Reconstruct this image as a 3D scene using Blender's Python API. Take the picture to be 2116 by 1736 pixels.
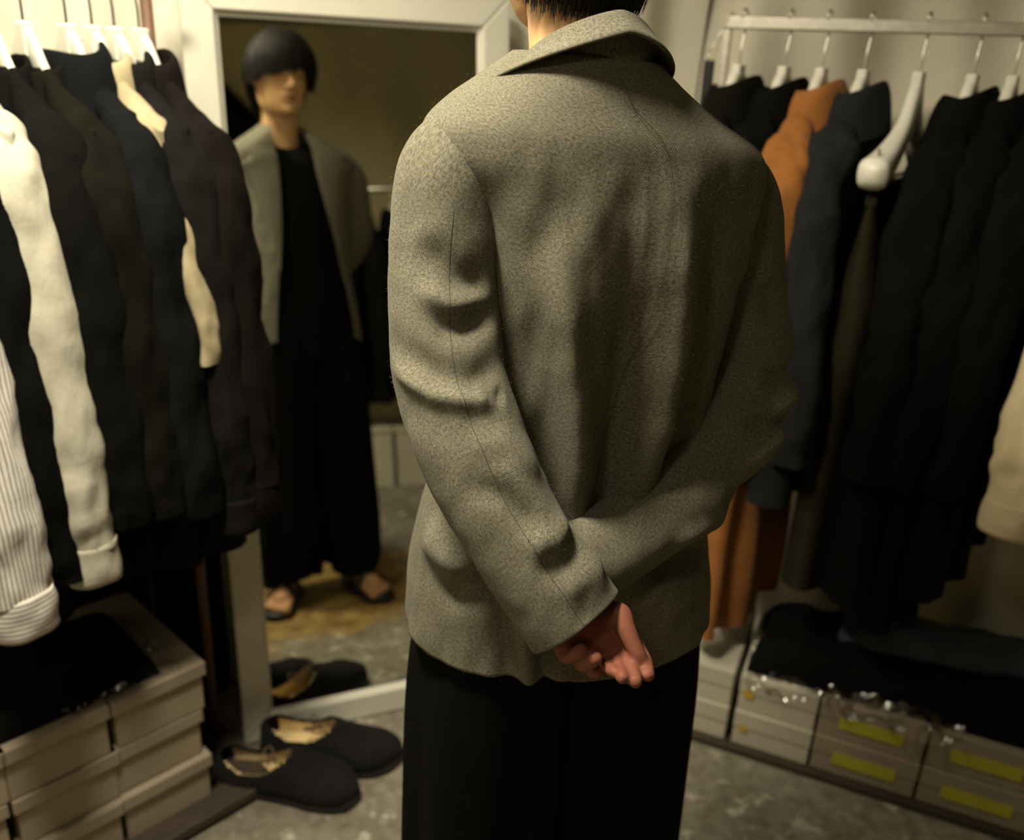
import bpy, bmesh, math, random
import numpy as np
from mathutils import Vector, Matrix, noise

random.seed(7)
rng = np.random.default_rng(7)
for o in list(bpy.data.objects):
    bpy.data.objects.remove(o, do_unlink=True)
SC = bpy.context.scene
COL = SC.collection
pi = math.pi

# ------------------------------------------------------------------ camera
FPX, PITCH, ROLL, CH = 1850.0, 21.4, 2.7, 1.48
_p, _r = math.radians(PITCH), math.radians(ROLL)
FW = np.array([0, math.cos(_p), -math.sin(_p)])
_rt = np.array([1.0, 0, 0])
_up = np.cross(_rt, FW)
RT = _rt * math.cos(_r) + _up * math.sin(_r)
UP = -_rt * math.sin(_r) + _up * math.cos(_r)
CAMP = np.array([0, 0, CH])
cd = bpy.data.cameras.new('camera')
cam = bpy.data.objects.new('camera', cd)
COL.objects.link(cam)
cd.sensor_fit = 'HORIZONTAL'
cd.sensor_width = 36.0
cd.lens = 36.0 * FPX / 2116.0
cd.clip_start = 0.05
cd.dof.use_dof = True
cd.dof.focus_distance = 0.90
cd.dof.aperture_fstop = 3.2
cam.matrix_world = Matrix(((RT[0], UP[0], -FW[0], 0), (RT[1], UP[1], -FW[1], 0), (RT[2], UP[2], -FW[2], CH), (0, 0, 0, 1)))
SC.camera = cam

# ------------------------------------------------------------------ world, light, exposure
w = bpy.data.worlds.new('world')
SC.world = w
w.use_nodes = True
w.node_tree.nodes['Background'].inputs[0].default_value = (1.0, 0.9, 0.7, 1)
w.node_tree.nodes['Background'].inputs[1].default_value = 0.02
LAMP = (-0.50, 0.70, 2.34)
LAMP_POWER = 37.0
FILL_REAR = (-0.55, -0.25, 2.34)  # added fill for the back of the jacket, an unseen source
FILL_REAR_POWER = 3.5
FILL_FRONT = (-0.58, 1.34, 2.34)  # added fill that brightens the face, mirror frame and drapes
FILL_FRONT_POWER = 9.0
LAMP_COL = (1.0, 0.91, 0.68)
SC.view_settings.view_transform = 'Standard'
SC.view_settings.look = 'None'
SC.view_settings.gamma = 1.0
SC.view_settings.use_curve_mapping = False
SC.view_settings.exposure = 0.0


# ------------------------------------------------------------------ helpers
def ray(x, y):
    d = RT * ((x - 1058.0) / FPX) - UP * ((y - 868.0) / FPX) + FW
    return d / np.linalg.norm(d)


def on_z(x, y, z):
    d = ray(x, y)
    return CAMP + d * ((z - CH) / d[2])


def obj(name, verts, faces, m=None, parent=None, uv=None, smooth=True, loc=None):
    me = bpy.data.meshes.new(name)
    me.from_pydata([tuple(map(float, v)) for v in verts], [], [tuple(f) for f in faces])
    if uv is not None:
        ul = me.uv_layers.new(name='UVMap')
        li = np.empty(len(me.loops), dtype=np.int32)
        me.loops.foreach_get('vertex_index', li)
        ul.data.foreach_set('uv', np.asarray(uv, dtype=np.float32)[li].ravel())
    if smooth:
        me.polygons.foreach_set('use_smooth', np.ones(len(me.polygons), dtype=bool))
    me.update()
    o = bpy.data.objects.new(name, me)
    COL.objects.link(o)
    if m is not None:
        me.materials.append(m)
    if parent is not None:
        o.parent = parent
    if loc is not None:
        o.location = loc
    return o


def tag(o, label=None, cat=None, group=None, kind=None):
    if label:
        o['label'] = label
    if cat:
        o['category'] = cat
    if group:
        o['group'] = group
    if kind:
        o['kind'] = kind
    return o


def empty(name, loc, rz=0.0, label=None, cat=None, group=None):
    o = bpy.data.objects.new(name, None)
    COL.objects.link(o)
    o.location = loc
    o.rotation_euler = (0, 0, rz)
    o.empty_display_size = 0.05
    return tag(o, label, cat, group)


def mod_solid(o, t, off=-1):
    m = o.modifiers.new('thickness', 'SOLIDIFY')
    m.thickness = t
    m.offset = off
    return o


def mod_sub(o, n=1):
    m = o.modifiers.new('subdiv', 'SUBSURF')
    m.levels = n
    m.render_levels = n
    return o


def mod_bev(o, wdt=0.003, seg=2):
    m = o.modifiers.new('bevel', 'BEVEL')
    m.width = wdt
    m.segments = seg
    m.limit_method = 'ANGLE'
    return o


def gridfaces(nu, nv, wrapu=False, base=0):
    f = []
    for j in range(nv - 1):
        for i in range(nu - (0 if wrapu else 1)):
            i2 = (i + 1) % nu
            f.append((base + j * nu + i, base + j * nu + i2, base + (j + 1) * nu + i2, base + (j + 1) * nu + i))
    return f


def grid(name, P, m=None, parent=None, wrap=False, uv=None, capa=False, capb=False, **k):
    """P: array (nv, nu, 3)"""
    nv, nu = P.shape[:2]
    f = gridfaces(nu, nv, wrap)
    if capa:
        f.append(tuple(range(nu - 1, -1, -1)))
    if capb:
        f.append(tuple((nv - 1) * nu + i for i in range(nu)))
    return obj(name, P.reshape(-1, 3), f, m, parent, None if uv is None else uv.reshape(-1, 2), **k)


class MB:
    """collects boxes / tubes into one mesh"""
    def __init__(s):
        s.v, s.f = [], []

    def add(s, verts, faces):
        b = len(s.v)
        s.v += [tuple(map(float, q)) for q in verts]
        s.f += [tuple(b + i for i in q) for q in faces]
        return s

    def box(s, x0, x1, y0, y1, z0, z1):
        v = [(x, y, z) for z in (z0, z1) for y in (y0, y1) for x in (x0, x1)]
        return s.add(v, [(0, 2, 3, 1), (4, 5, 7, 6), (0, 1, 5, 4), (2, 6, 7, 3), (0, 4, 6, 2), (1, 3, 7, 5)])

    def tube(s, pts, r, n=10, cap=True):
        pts = np.asarray(pts, float)
        rr = np.broadcast_to(np.asarray(r, float), (len(pts),))
        P = loft(pts, rr, rr, n)
        f = gridfaces(n, len(pts), True)
        if cap:
            f += [tuple(range(n - 1, -1, -1)), tuple((len(pts) - 1) * n + i for i in range(n))]
        return s.add(P.reshape(-1, 3), f)

    def build(s, name, m, parent=None, smooth=False, **k):
        return obj(name, s.v, s.f, m, parent, smooth=smooth, **k)


def spline(ctrl, n, closed=False):
    """Catmull-Rom through control rows (any number of columns)"""
    c = np.asarray(ctrl, float)
    k = len(c)
    t = np.linspace(0, k - 1, n)
    i = np.clip(np.floor(t).astype(int), 0, k - 2)
    u = (t - i)[:, None]
    g = lambda q: c[np.clip(q, 0, k - 1)]
    p0, p1, p2, p3 = g(i - 1), g(i), g(i + 1), g(i + 2)
    p0 = np.where((i == 0)[:, None], 2 * p1 - p2, p0)
    p3 = np.where((i == k - 2)[:, None], 2 * p2 - p1, p3)
    return 0.5 * (2 * p1 + (p2 - p0) * u + (2 * p0 - 5 * p1 + 4 * p2 - p3) * u ** 2 + (3 * p1 - p0 - 3 * p2 + p3) * u ** 3)


def frames(pts, ref=(0, 1, 0)):
    T = np.gradient(pts, axis=0)
    T /= np.linalg.norm(T, axis=1)[:, None] + 1e-12
    ref = np.asarray(ref, float)
    if abs(ref @ T[0]) > 0.95:
        ref = np.array([1.0, 0, 0]) if abs(T[0][0]) < 0.9 else np.array([0, 0, 1.0])
    A = np.zeros_like(pts)
    a = ref - (ref @ T[0]) * T[0]
    a /= np.linalg.norm(a)
    for i in range(len(pts)):
        a = a - (a @ T[i]) * T[i]
        a /= np.linalg.norm(a) + 1e-12
        A[i] = a
    B = np.cross(T, A)
    return T, A, B


def loft(pts, ra, rb, n=24, ref=(0, 1, 0), power=2.0):
    """ring vertices (m, n, 3) around a path; ra along the reference direction, rb across"""
    T, A, B = frames(np.asarray(pts, float), ref)
    th = np.linspace(0, 2 * pi, n, endpoint=False)
    cs, sn = np.cos(th), np.sin(th)
    e = 2.0 / power
    cs = np.sign(cs) * np.abs(cs) ** e
    sn = np.sign(sn) * np.abs(sn) ** e
    ra = np.asarray(ra)[:, None, None]
    rb = np.asarray(rb)[:, None, None]
    return pts[:, None, :] + ra * cs[None, :, None] * A[:, None, :] + rb * sn[None, :, None] * B[:, None, :]


def interp(x, xs, ys):
    xs = np.asarray(xs, float)
    ys = np.asarray(ys, float)
    if xs[0] > xs[-1]:
        xs, ys = xs[::-1], ys[::-1]
    # smooth (monotone-ish) cubic through the table
    m = np.gradient(ys, xs)
    x = np.clip(np.asarray(x, float), xs[0], xs[-1])
    i = np.clip(np.searchsorted(xs, x) - 1, 0, len(xs) - 2)
    h = xs[i + 1] - xs[i]
    t = (x - xs[i]) / h
    return ((2 * t ** 3 - 3 * t ** 2 + 1) * ys[i] + (t ** 3 - 2 * t ** 2 + t) * h * m[i] + (-2 * t ** 3 + 3 * t ** 2) * ys[i + 1] + (t ** 3 - t ** 2) * h * m[i + 1])


def gnormals(P, wrap=False):
    """normals of a grid (nv,nu,3)"""
    if wrap:
        du = np.roll(P, -1, 1) - np.roll(P, 1, 1)
    else:
        du = np.gradient(P, axis=1)
    dv = np.gradient(P, axis=0)
    N = np.cross(du, dv)
    return N / (np.linalg.norm(N, axis=2)[..., None] + 1e-12)


def noise3(P, scale, seed=0.0, octv=2):
    """vector noise sampled at points (n,3) -> (n,)"""
    sc = np.broadcast_to(np.asarray(scale, float), (3,))
    Q = P.reshape(-1, 3) * sc + seed
    out = np.empty(len(Q))
    for i, q in enumerate(Q):
        v = noise.noise((q[0], q[1], q[2]))
        if octv > 1:
            v += 0.5 * noise.noise((q[0] * 2.1 + 7, q[1] * 2.1, q[2] * 2.1))
        out[i] = v
    return out.reshape(P.shape[:-1])


def segdist(Q, pts):
    """distance of points Q (n,k) to a polyline pts (m,k) and the position 0..1 along it"""
    best = np.full(len(Q), 1e9)
    along = np.zeros(len(Q))
    m = len(pts) - 1
    for i in range(m):
        a, b = pts[i], pts[i + 1]
        ab = b - a
        t = np.clip(((Q - a) @ ab) / (ab @ ab + 1e-12), 0, 1)
        d = np.linalg.norm(Q - (a + t[:, None] * ab), axis=1)
        k = d < best
        best[k] = d[k]
        along[k] = (i + t[k]) / m
    return best, along


# ------------------------------------------------------------------ materials
def nodes_of(name):
    m = bpy.data.materials.new(name)
    m.use_nodes = True
    nt = m.node_tree
    return m, nt, nt.nodes, nt.links, nt.nodes['Principled BSDF']


def mathn(nt, op, a, b=None, c=None):
    n = nt.nodes.new('ShaderNodeMath')
    n.operation = op
    for i, v in enumerate((a, b, c)):
        if v is None:
            continue
        if isinstance(v, (int, float)):
            n.inputs[i].default_value = v
        else:
            nt.links.new(v, n.inputs[i])
    return n.outputs[0]


def mixc(nt, f, a, b, mode='MIX'):
    n = nt.nodes.new('ShaderNodeMix')
    n.data_type = 'RGBA'
    n.blend_type = mode
    for s, v in ((0, f), (6, a), (7, b)):
        if isinstance(v, (int, float)):
            n.inputs[s].default_value = v
        elif isinstance(v, tuple):
            n.inputs[s].default_value = v if len(v) == 4 else v + (1,)
        else:
            nt.links.new(v, n.inputs[s])
    return n.outputs[2]


def noisen(nt, vec, scale, detail=3, rough=0.55):
    n = nt.nodes.new('ShaderNodeTexNoise')
    n.inputs['Scale'].default_value = scale
    n.inputs['Detail'].default_value = detail
    n.inputs['Roughness'].default_value = rough
    if vec is not None:
        nt.links.new(vec, n.inputs['Vector'])
    return n.outputs['Fac']


def ramp(nt, f, lo, hi, a=0.0, b=1.0):
    n = nt.nodes.new('ShaderNodeMapRange')
    n.inputs[1].default_value = lo
    n.inputs[2].default_value = hi
    n.inputs[3].default_value = a
    n.inputs[4].default_value = b
    nt.links.new(f, n.inputs[0])
    return n.outputs[0]


def coord(nt, which='Object', scale=None):
    n = nt.nodes.new('ShaderNodeTexCoord')
    out = n.outputs[which]
    if scale:
        mp = nt.nodes.new('ShaderNodeMapping')
        mp.inputs['Scale'].default_value = scale
        nt.links.new(out, mp.inputs[0])
        out = mp.outputs[0]
    return out


def bump(nt, b, h, strength=0.3, dist=0.002):
    n = nt.nodes.new('ShaderNodeBump')
    n.inputs['Strength'].default_value = strength
    n.inputs['Distance'].default_value = dist
    nt.links.new(h, n.inputs['Height'])
    nt.links.new(n.outputs[0], b.inputs['Normal'])


def mat(name, col, rough=0.6, metal=0.0, var=0.15, vscale=30, bscale=None, bstr=0.2, bdist=0.001, sheen=0.0, spec=0.5, stretch=None):
    m, nt, N, L, b = nodes_of(name)
    co = coord(nt, 'Object', stretch)
    f = noisen(nt, co, vscale, 4)
    a = tuple(c * (1 - var) for c in col)
    z = tuple(min(1, c * (1 + var)) for c in col)
    L.new(mixc(nt, ramp(nt, f, 0.3, 0.7), a, z), b.inputs['Base Color'])
    b.inputs['Roughness'].default_value = rough
    b.inputs['Metallic'].default_value = metal
    b.inputs['Specular IOR Level'].default_value = spec
    if sheen:
        b.inputs['Sheen Weight'].default_value = sheen
        b.inputs['Sheen Roughness'].default_value = 0.5
    if bscale:
        bump(nt, b, noisen(nt, co, bscale, 3), bstr, bdist)
    return m


def fabric(name, col, weave=900, sheen=0.15, rough=0.9, wr=0.35, var=0.2, spec=0.2):
    """plain woven cloth: fine weave relief and soft wrinkle relief"""
    m, nt, N, L, b = nodes_of(name)
    co = coord(nt, 'Object')
    f = noisen(nt, co, 14, 4)
    g = noisen(nt, co, weave, 2)
    c1 = mixc(nt, ramp(nt, f, 0.3, 0.7), tuple(c * (1 - var) for c in col), tuple(min(1, c * (1 + var)) for c in col))
    c2 = mixc(nt, ramp(nt, g, 0.35, 0.65, 0, 0.25), c1, tuple(min(1, c * 1.6 + 0.002) for c in col))
    L.new(c2, b.inputs['Base Color'])
    b.inputs['Roughness'].default_value = rough
    b.inputs['Specular IOR Level'].default_value = spec
    b.inputs['Sheen Weight'].default_value = sheen
    b.inputs['Sheen Roughness'].default_value = 0.4
    st = coord(nt, 'Object', (1, 1, 0.45))
    h = mathn(nt, 'ADD', mathn(nt, 'MULTIPLY', noisen(nt, st, 55, 3), 1.0), mathn(nt, 'MULTIPLY', g, 0.12))
    bump(nt, b, h, wr, 0.004)
    return m


def tweed(name):
    """grey herringbone tweed from UVs in metres"""
    m, nt, N, L, b = nodes_of(name)
    uv = coord(nt, 'UV')
    sx = N.new('ShaderNodeSeparateXYZ')
    wob = N.new('ShaderNodeTexNoise')
    wob.inputs['Scale'].default_value = 220
    L.new(uv, wob.inputs['Vector'])
    wv = N.new('ShaderNodeVectorMath')
    wv.operation = 'MULTIPLY_ADD'
    L.new(wob.outputs['Color'], wv.inputs[0])
    wv.inputs[1].default_value = (0.0016, 0.0016, 0)
    L.new(uv, wv.inputs[2])
    L.new(wv.outputs[0], sx.inputs[0])
    u, v = sx.outputs[0], sx.outputs[1]
    tri = mathn(nt, 'PINGPONG', u, 0.0068)
    ph = mathn(nt, 'MULTIPLY', mathn(nt, 'ADD', v, mathn(nt, 'MULTIPLY', tri, 1.25)), 2 * pi / 0.0026)
    stripe = mathn(nt, 'MULTIPLY_ADD', mathn(nt, 'SINE', ph), 0.5, 0.5)
    obc = coord(nt, 'Object')
    big = noisen(nt, obc, 9, 3)
    contrast = ramp(nt, big, 0.38, 0.62, 0.28, 0.75)
    fine = noisen(nt, uv, 620, 3, 0.7)
    fine2 = noisen(nt, uv, 330, 2, 0.7)
    hue = noisen(nt, uv, 420, 2, 0.6)
    blotch = noisen(nt, obc, 26, 4, 0.6)
    s1 = mathn(nt, 'ADD', mathn(nt, 'MULTIPLY', stripe, contrast), mathn(nt, 'MULTIPLY', ramp(nt, fine, 0.28, 0.72), mathn(nt, 'SUBTRACT', 1.0, contrast)))
    s2 = mathn(nt, 'MULTIPLY_ADD', ramp(nt, fine2, 0.3, 0.7), 0.45, mathn(nt, 'MULTIPLY', s1, 0.55))
    dark = mixc(nt, ramp(nt, hue, 0.4, 0.6), (0.030, 0.028, 0.027), (0.031, 0.026, 0.012))
    lite = mixc(nt, ramp(nt, hue, 0.36, 0.64), (0.268, 0.264, 0.248), (0.282, 0.250, 0.145))
    c = mixc(nt, ramp(nt, s2, 0.12, 0.88), dark, lite)
    c = mixc(nt, ramp(nt, blotch, 0.35, 0.65, 0.0, 0.32), c, (0.105, 0.094, 0.062))
    L.new(c, b.inputs['Base Color'])
    b.inputs['Roughness'].default_value = 0.95
    b.inputs['Specular IOR Level'].default_value = 0.15
    b.inputs['Sheen Weight'].default_value = 0.04
    b.inputs['Sheen Roughness'].default_value = 0.5
    bump(nt, b, s2, 0.25, 0.0005)
    return m


def striped(name, axis=0, period=0.0075, ca=(0.62, 0.58, 0.52), cb=(0.07, 0.09, 0.16), duty=0.8):
    m, nt, N, L, b = nodes_of(name)
    uv = coord(nt, 'UV')
    sx = N.new('ShaderNodeSeparateXYZ')
    L.new(uv, sx.inputs[0])
    ph = mathn(nt, 'FRACT', mathn(nt, 'DIVIDE', sx.outputs[axis], period))
    s = mathn(nt, 'GREATER_THAN', ph, duty)
    L.new(mixc(nt, s, ca, cb), b.inputs['Base Color'])
    b.inputs['Roughness'].default_value = 0.9
    b.inputs['Specular IOR Level'].default_value = 0.2
    bump(nt, b, noisen(nt, coord(nt, 'Object', (1, 1, 0.5)), 60, 3), 0.4, 0.004)
    return m


M_TWEED = tweed('herringbone_tweed')
M_BLACK = fabric('black_cotton', (0.0042, 0.0040, 0.0036), sheen=0.0, spec=0.05)
M_BLACKWOOL = fabric('black_wool', (0.0038, 0.0037, 0.0035), weave=600, sheen=0.0, spec=0.05)
M_CHAR = fabric('charcoal_wool', (0.0115, 0.012, 0.0132), weave=500, sheen=0.01)
M_NAVY = fabric('navy_cotton', (0.0042, 0.0046, 0.0054), sheen=0.0, spec=0.08)
M_BROWNBLACK = fabric('brown_black_cotton', (0.0066, 0.0048, 0.0038), sheen=0.0, spec=0.08)
M_GREYBLACK = fabric('grey_black_cotton', (0.0068, 0.0062, 0.0057), sheen=0.0, spec=0.08)
M_OLIVE = fabric('dark_olive_cotton', (0.0050, 0.0047, 0.0028), sheen=0.0, spec=0.08)
M_OLIVE2 = fabric('olive_brown_twill', (0.017, 0.014, 0.007), sheen=0.0, spec=0.08)
M_BEIGE = fabric('beige_cotton', (0.36, 0.30, 0.19), sheen=0.05)
M_CAMEL = fabric('rust_brown_wool', (0.30, 0.115, 0.028), weave=500, sheen=0.12)
M_WHITE = fabric('off_white_cotton', (0.44, 0.415, 0.34), sheen=0.0, wr=0.6, var=0.06)
M_CREAM = fabric('cream_cotton', (0.60, 0.50, 0.33), sheen=0.05, wr=0.5, var=0.06)
M_STRIPE = striped('navy_striped_cotton')
M_STRIPEC = striped('navy_striped_cuff', axis=1)
M_DENIM = fabric('washed_navy_cloth', (0.045, 0.055, 0.08), weave=400, sheen=0.1)
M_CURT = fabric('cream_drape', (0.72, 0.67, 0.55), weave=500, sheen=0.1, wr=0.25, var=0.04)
M_FRAME = mat('white_painted_frame', (0.66, 0.63, 0.54), rough=0.45, var=0.04, vscale=12, bscale=60, bstr=0.08)
M_HANGER = mat('white_painted_hanger', (0.78, 0.75, 0.66), rough=0.4, var=0.04, vscale=25)
M_STEEL = mat('brushed_steel', (0.72, 0.69, 0.62), rough=0.38, metal=1.0, var=0.1, vscale=60)
M_DKSTEEL = mat('dark_wire', (0.12, 0.11, 0.10), rough=0.4, metal=0.9, var=0.1)
M_CARD = mat('white_card', (0.50, 0.46, 0.37), rough=0.75, var=0.07, vscale=9, bscale=160, bstr=0.08)
M_CARDG = mat('warm_grey_card', (0.30, 0.245, 0.18), rough=0.8, var=0.08, vscale=9, bscale=160, bstr=0.08)
M_TAG = mat('yellow_sticky_label', (0.46, 0.44, 0.03), rough=0.7, var=0.08, vscale=20)
M_TAGO = mat('orange_sticky_dot', (0.55, 0.36, 0.04), rough=0.7, var=0.08, vscale=20)
M_WOOD = mat('dark_stained_wood', (0.045, 0.032, 0.022), rough=0.6, var=0.35, vscale=18, stretch=(1, 8, 8), bscale=40)
M_POST = mat('brown_wooden_post', (0.11, 0.055, 0.032), rough=0.6, var=0.3, vscale=25, stretch=(6, 6, 0.6))
M_SHOE = mat('black_felt_shoe', (0.011, 0.0105, 0.010), rough=0.95, var=0.2, vscale=60, bscale=700, bstr=0.4, sheen=0.02, spec=0.12)
M_SOLE = mat('black_rubber_sole', (0.010, 0.010, 0.010), rough=0.6, var=0.15)
M_INSOLE = mat('tan_leather_lining', (0.78, 0.60, 0.31), rough=0.6, var=0.12, vscale=30)
M_LACE = mat('brown_lace', (0.10, 0.06, 0.03), rough=0.8)
M_PLASTIC_BLACK = mat('black_plastic', (0.010, 0.010, 0.010), rough=0.4)
M_CEIL = mat('dim_ceiling_paint', (0.30, 0.27, 0.20), rough=0.9, var=0.06, vscale=4)
M_LAMPM = mat('lamp_white_enamel', (0.7, 0.68, 0.6), rough=0.4)


def make_floor_mat():
    m, nt, N, L, b = nodes_of('worn_painted_concrete')
    co = coord(nt, 'Object')
    n1 = noisen(nt, co, 3.2, 5, 0.6)
    n2 = noisen(nt, co, 14, 5, 0.65)
    n3 = noisen(nt, co, 34, 4, 0.6)
    n4 = noisen(nt, coord(nt, 'Object', (1.3, 1.0, 1.0)), 21, 5, 0.7)
    base = mixc(nt, ramp(nt, n1, 0.38, 0.62), (0.19, 0.170, 0.125), (0.275, 0.258, 0.20))
    base = mixc(nt, ramp(nt, n3, 0.4, 0.72, 0, 0.8), base, (0.10, 0.08, 0.055))
    base = mixc(nt, ramp(nt, n2, 0.57, 0.64), base, (0.42, 0.39, 0.32))
    base = mixc(nt, ramp(nt, n4, 0.62, 0.69, 0, 0.75), base, (0.16, 0.055, 0.020))
    # a patch of ochre paint where the customer stands
    sx = N.new('ShaderNodeSeparateXYZ')
    L.new(co, sx.inputs[0])
    dx = mathn(nt, 'DIVIDE', mathn(nt, 'SUBTRACT', sx.outputs[0], 0.04), 0.62)
    dy = mathn(nt, 'DIVIDE', mathn(nt, 'SUBTRACT', sx.outputs[1], 1.02), 0.34)
    d = mathn(nt, 'SQRT', mathn(nt, 'ADD', mathn(nt, 'MULTIPLY', dx, dx), mathn(nt, 'MULTIPLY', dy, dy)))
    d = mathn(nt, 'ADD', d, mathn(nt, 'MULTIPLY', mathn(nt, 'SUBTRACT', n1, 0.5), 1.4))
    patch = ramp(nt, d, 1.0, 0.75)
    och = mixc(nt, ramp(nt, n2, 0.35, 0.65), (0.15, 0.075, 0.014), (0.34, 0.22, 0.045))
    base = mixc(nt, mathn(nt, 'MULTIPLY', patch, 0.9), base, och)
    L.new(base, b.inputs['Base Color'])
    L.new(ramp(nt, n2, 0.3, 0.7, 0.45, 0.8), b.inputs['Roughness'])
    bump(nt, b, mathn(nt, 'ADD', n2, mathn(nt, 'MULTIPLY', n3, 0.4)), 0.35, 0.004)
    return m


def make_mirror_mat():
    m, nt, N, L, b = nodes_of('silvered_glass')
    f = noisen(nt, coord(nt, 'Object'), 6, 3)
    L.new(mixc(nt, f, (0.66, 0.67, 0.60), (0.70, 0.70, 0.63)), b.inputs['Base Color'])
    b.inputs['Metallic'].default_value = 1.0
    b.inputs['Roughness'].default_value = 0.012
    return m


def make_skin():
    m, nt, N, L, b = nodes_of('skin')
    at = N.new('ShaderNodeAttribute')
    at.attribute_name = 'flush_and_shade'
    f = noisen(nt, coord(nt, 'Object'), 45, 3)
    c = mixc(nt, ramp(nt, f, 0.3, 0.7), (0.66, 0.38, 0.185), (0.74, 0.45, 0.235))
    c = mixc(nt, at.outputs['Fac'], c, (0.18, 0.045, 0.034))  # reddish tint, darkened to carry the shadow on the hands
    L.new(c, b.inputs['Base Color'])
    b.inputs['Roughness'].default_value = 0.6
    b.inputs['Specular IOR Level'].default_value = 0.25
    b.inputs['Subsurface Weight'].default_value = 0.08
    b.inputs['Subsurface Radius'].default_value = (0.012, 0.005, 0.003)
    b.inputs['Subsurface Scale'].default_value = 0.5
    bump(nt, b, noisen(nt, coord(nt, 'Object'), 420, 2), 0.1, 0.0006)
    return m


def make_hair():
    m, nt, N, L, b = nodes_of('black_hair')
    f = noisen(nt, coord(nt, 'Object', (1, 1, 0.12)), 260, 3)
    L.new(mixc(nt, f, (0.006, 0.005, 0.005), (0.022, 0.018, 0.016)), b.inputs['Base Color'])
    b.inputs['Roughness'].default_value = 0.6
    b.inputs['Specular IOR Level'].default_value = 0.18
    bump(nt, b, f, 0.8, 0.003)
    return m


def make_plastic():
    m, nt, N, L, b = nodes_of('clear_poly_bag')
    tr = N.new('ShaderNodeBsdfTransparent')
    gl = N.new('ShaderNodeBsdfGlossy')
    gl.inputs['Roughness'].default_value = 0.16
    gl.inputs['Color'].default_value = (0.9, 0.88, 0.85, 1)
    f = noisen(nt, coord(nt, 'Object'), 30, 4)
    lw = N.new('ShaderNodeLayerWeight')
    lw.inputs[0].default_value = 0.25
    fac = mathn(nt, 'ADD', mathn(nt, 'MULTIPLY', lw.outputs['Fresnel'], 1.0), mathn(nt, 'MULTIPLY', f, 0.22))
    mx = N.new('ShaderNodeMixShader')
    L.new(fac, mx.inputs[0])
    L.new(tr.outputs[0], mx.inputs[1])
    L.new(gl.outputs[0], mx.inputs[2])
    L.new(mx.outputs[0], nt.nodes['Material Output'].inputs[0])
    bn = N.new('ShaderNodeBump')
    bn.inputs['Strength'].default_value = 0.6
    bn.inputs['Distance'].default_value = 0.006
    L.new(f, bn.inputs['Height'])
    L.new(bn.outputs[0], gl.inputs['Normal'])
    return m


def make_glow():
    m, nt, N, L, b = nodes_of('lamp_diffuser')
    f = noisen(nt, coord(nt, 'Object'), 5, 2)
    L.new(mixc(nt, f, (0.9, 0.85, 0.7), (0.95, 0.9, 0.75)), b.inputs['Base Color'])
    b.inputs['Emission Color'].default_value = (1.0, 0.9, 0.68, 1)
    b.inputs['Emission Strength'].default_value = 4.0
    return m


M_FLOOR = make_floor_mat()
M_MIRROR = make_mirror_mat()
M_SKIN = make_skin()
M_HAIR = make_hair()
M_BAG = make_plastic()
M_GLOW = make_glow()

# ------------------------------------------------------------------ the setting
FLOOR_POLY = [(-2.6, -2.8), (3.2, -2.8), (3.2, 3.0), (-2.6, 3.0)]
tag(obj('floor', [(x, y, 0) for x, y in FLOOR_POLY], [(0, 1, 2, 3)], M_FLOOR, smooth=False),
    'worn grey painted concrete floor with ochre and brown stains', kind='structure')
CEIL_Z = 2.42
tag(obj('ceiling', [(x, y, CEIL_Z) for x, y in FLOOR_POLY], [(3, 2, 1, 0)], M_CEIL, smooth=False),
    'dim flat ceiling', kind='structure')


def drape(name, plan, z0, z1, depth, wl, seed, label, swag=0.0, m=M_CURT, n=260, nz=70):
    """hanging cloth along a plan polyline, with folds that wander"""
    plan = np.asarray(plan, float)
    seg = np.r_[0, np.cumsum(np.linalg.norm(np.diff(plan, axis=0), axis=1))]
    s = np.linspace(0, seg[-1], n)
    X = np.c_[np.interp(s, seg, plan[:, 0]), np.interp(s, seg, plan[:, 1])]
    T = np.gradient(X, axis=0)
    T /= np.linalg.norm(T, axis=1)[:, None]
    Nn = np.c_[T[:, 1], -T[:, 0]]
    P = np.zeros((nz, n, 3))
    for j, z in enumerate(np.linspace(z1, z0, nz)):
        t = (z1 - z) / (z1 - z0)
        amp = depth * (0.45 + 0.55 * min(1, t * 1.6))
        ph = s * 2 * pi / wl + seed + 1.6 * np.sin(s * 2.3 + seed * 2 + t * 2.2) + 5.0 * t * np.sin(s * 1.7 + seed)
        fold = np.sin(ph) * 0.6 + 0.4 * np.sin(ph * 0.53 + 1.3 + t * 2.5)
        k = swag * np.sin((s * 1.0 + t * 1.5) * 2 * pi / 0.9 + seed) * math.exp(-((t - 0.28) / 0.22) ** 2)
        d = amp * fold + k
        P[j, :, :2] = X + Nn * d[:, None]
        P[j, :, 2] = z
    o = grid(name, P, m)
    return tag(o, label, kind='structure')


C_L = (-0.97, 1.72)
C_R = (0.406, 2.34)
drape('wall_left', [(-2.55, -0.1), (-1.75, 0.86), C_L], 0, CEIL_Z, 0.030, 0.24, 0.4, 'cream cloth drape hung behind the left clothes rail', 0.02)
drape('wall_back', [C_L, (-0.6, 1.91), C_R], 0, CEIL_Z, 0.036, 0.17, 1.9, 'cream cloth drape hung behind the standing mirror', 0.02)
drape('wall_right', [C_R, (1.6, 1.85), (3.1, 1.2)], 0, CEIL_Z, 0.050, 0.20, 3.3, 'cream cloth drape hung behind the right clothes rail', 0.05)
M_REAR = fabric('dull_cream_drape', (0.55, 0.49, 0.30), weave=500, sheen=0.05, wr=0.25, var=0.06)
drape('wall_rear', [(3.1, -0.05), (1.73, -1.02), (-0.9, -2.75)], 0, CEIL_Z, 0.035, 0.42, 0.9, 'dull cream drape covering the wall behind the viewer', 0.03, m=M_REAR, n=200)
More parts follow.
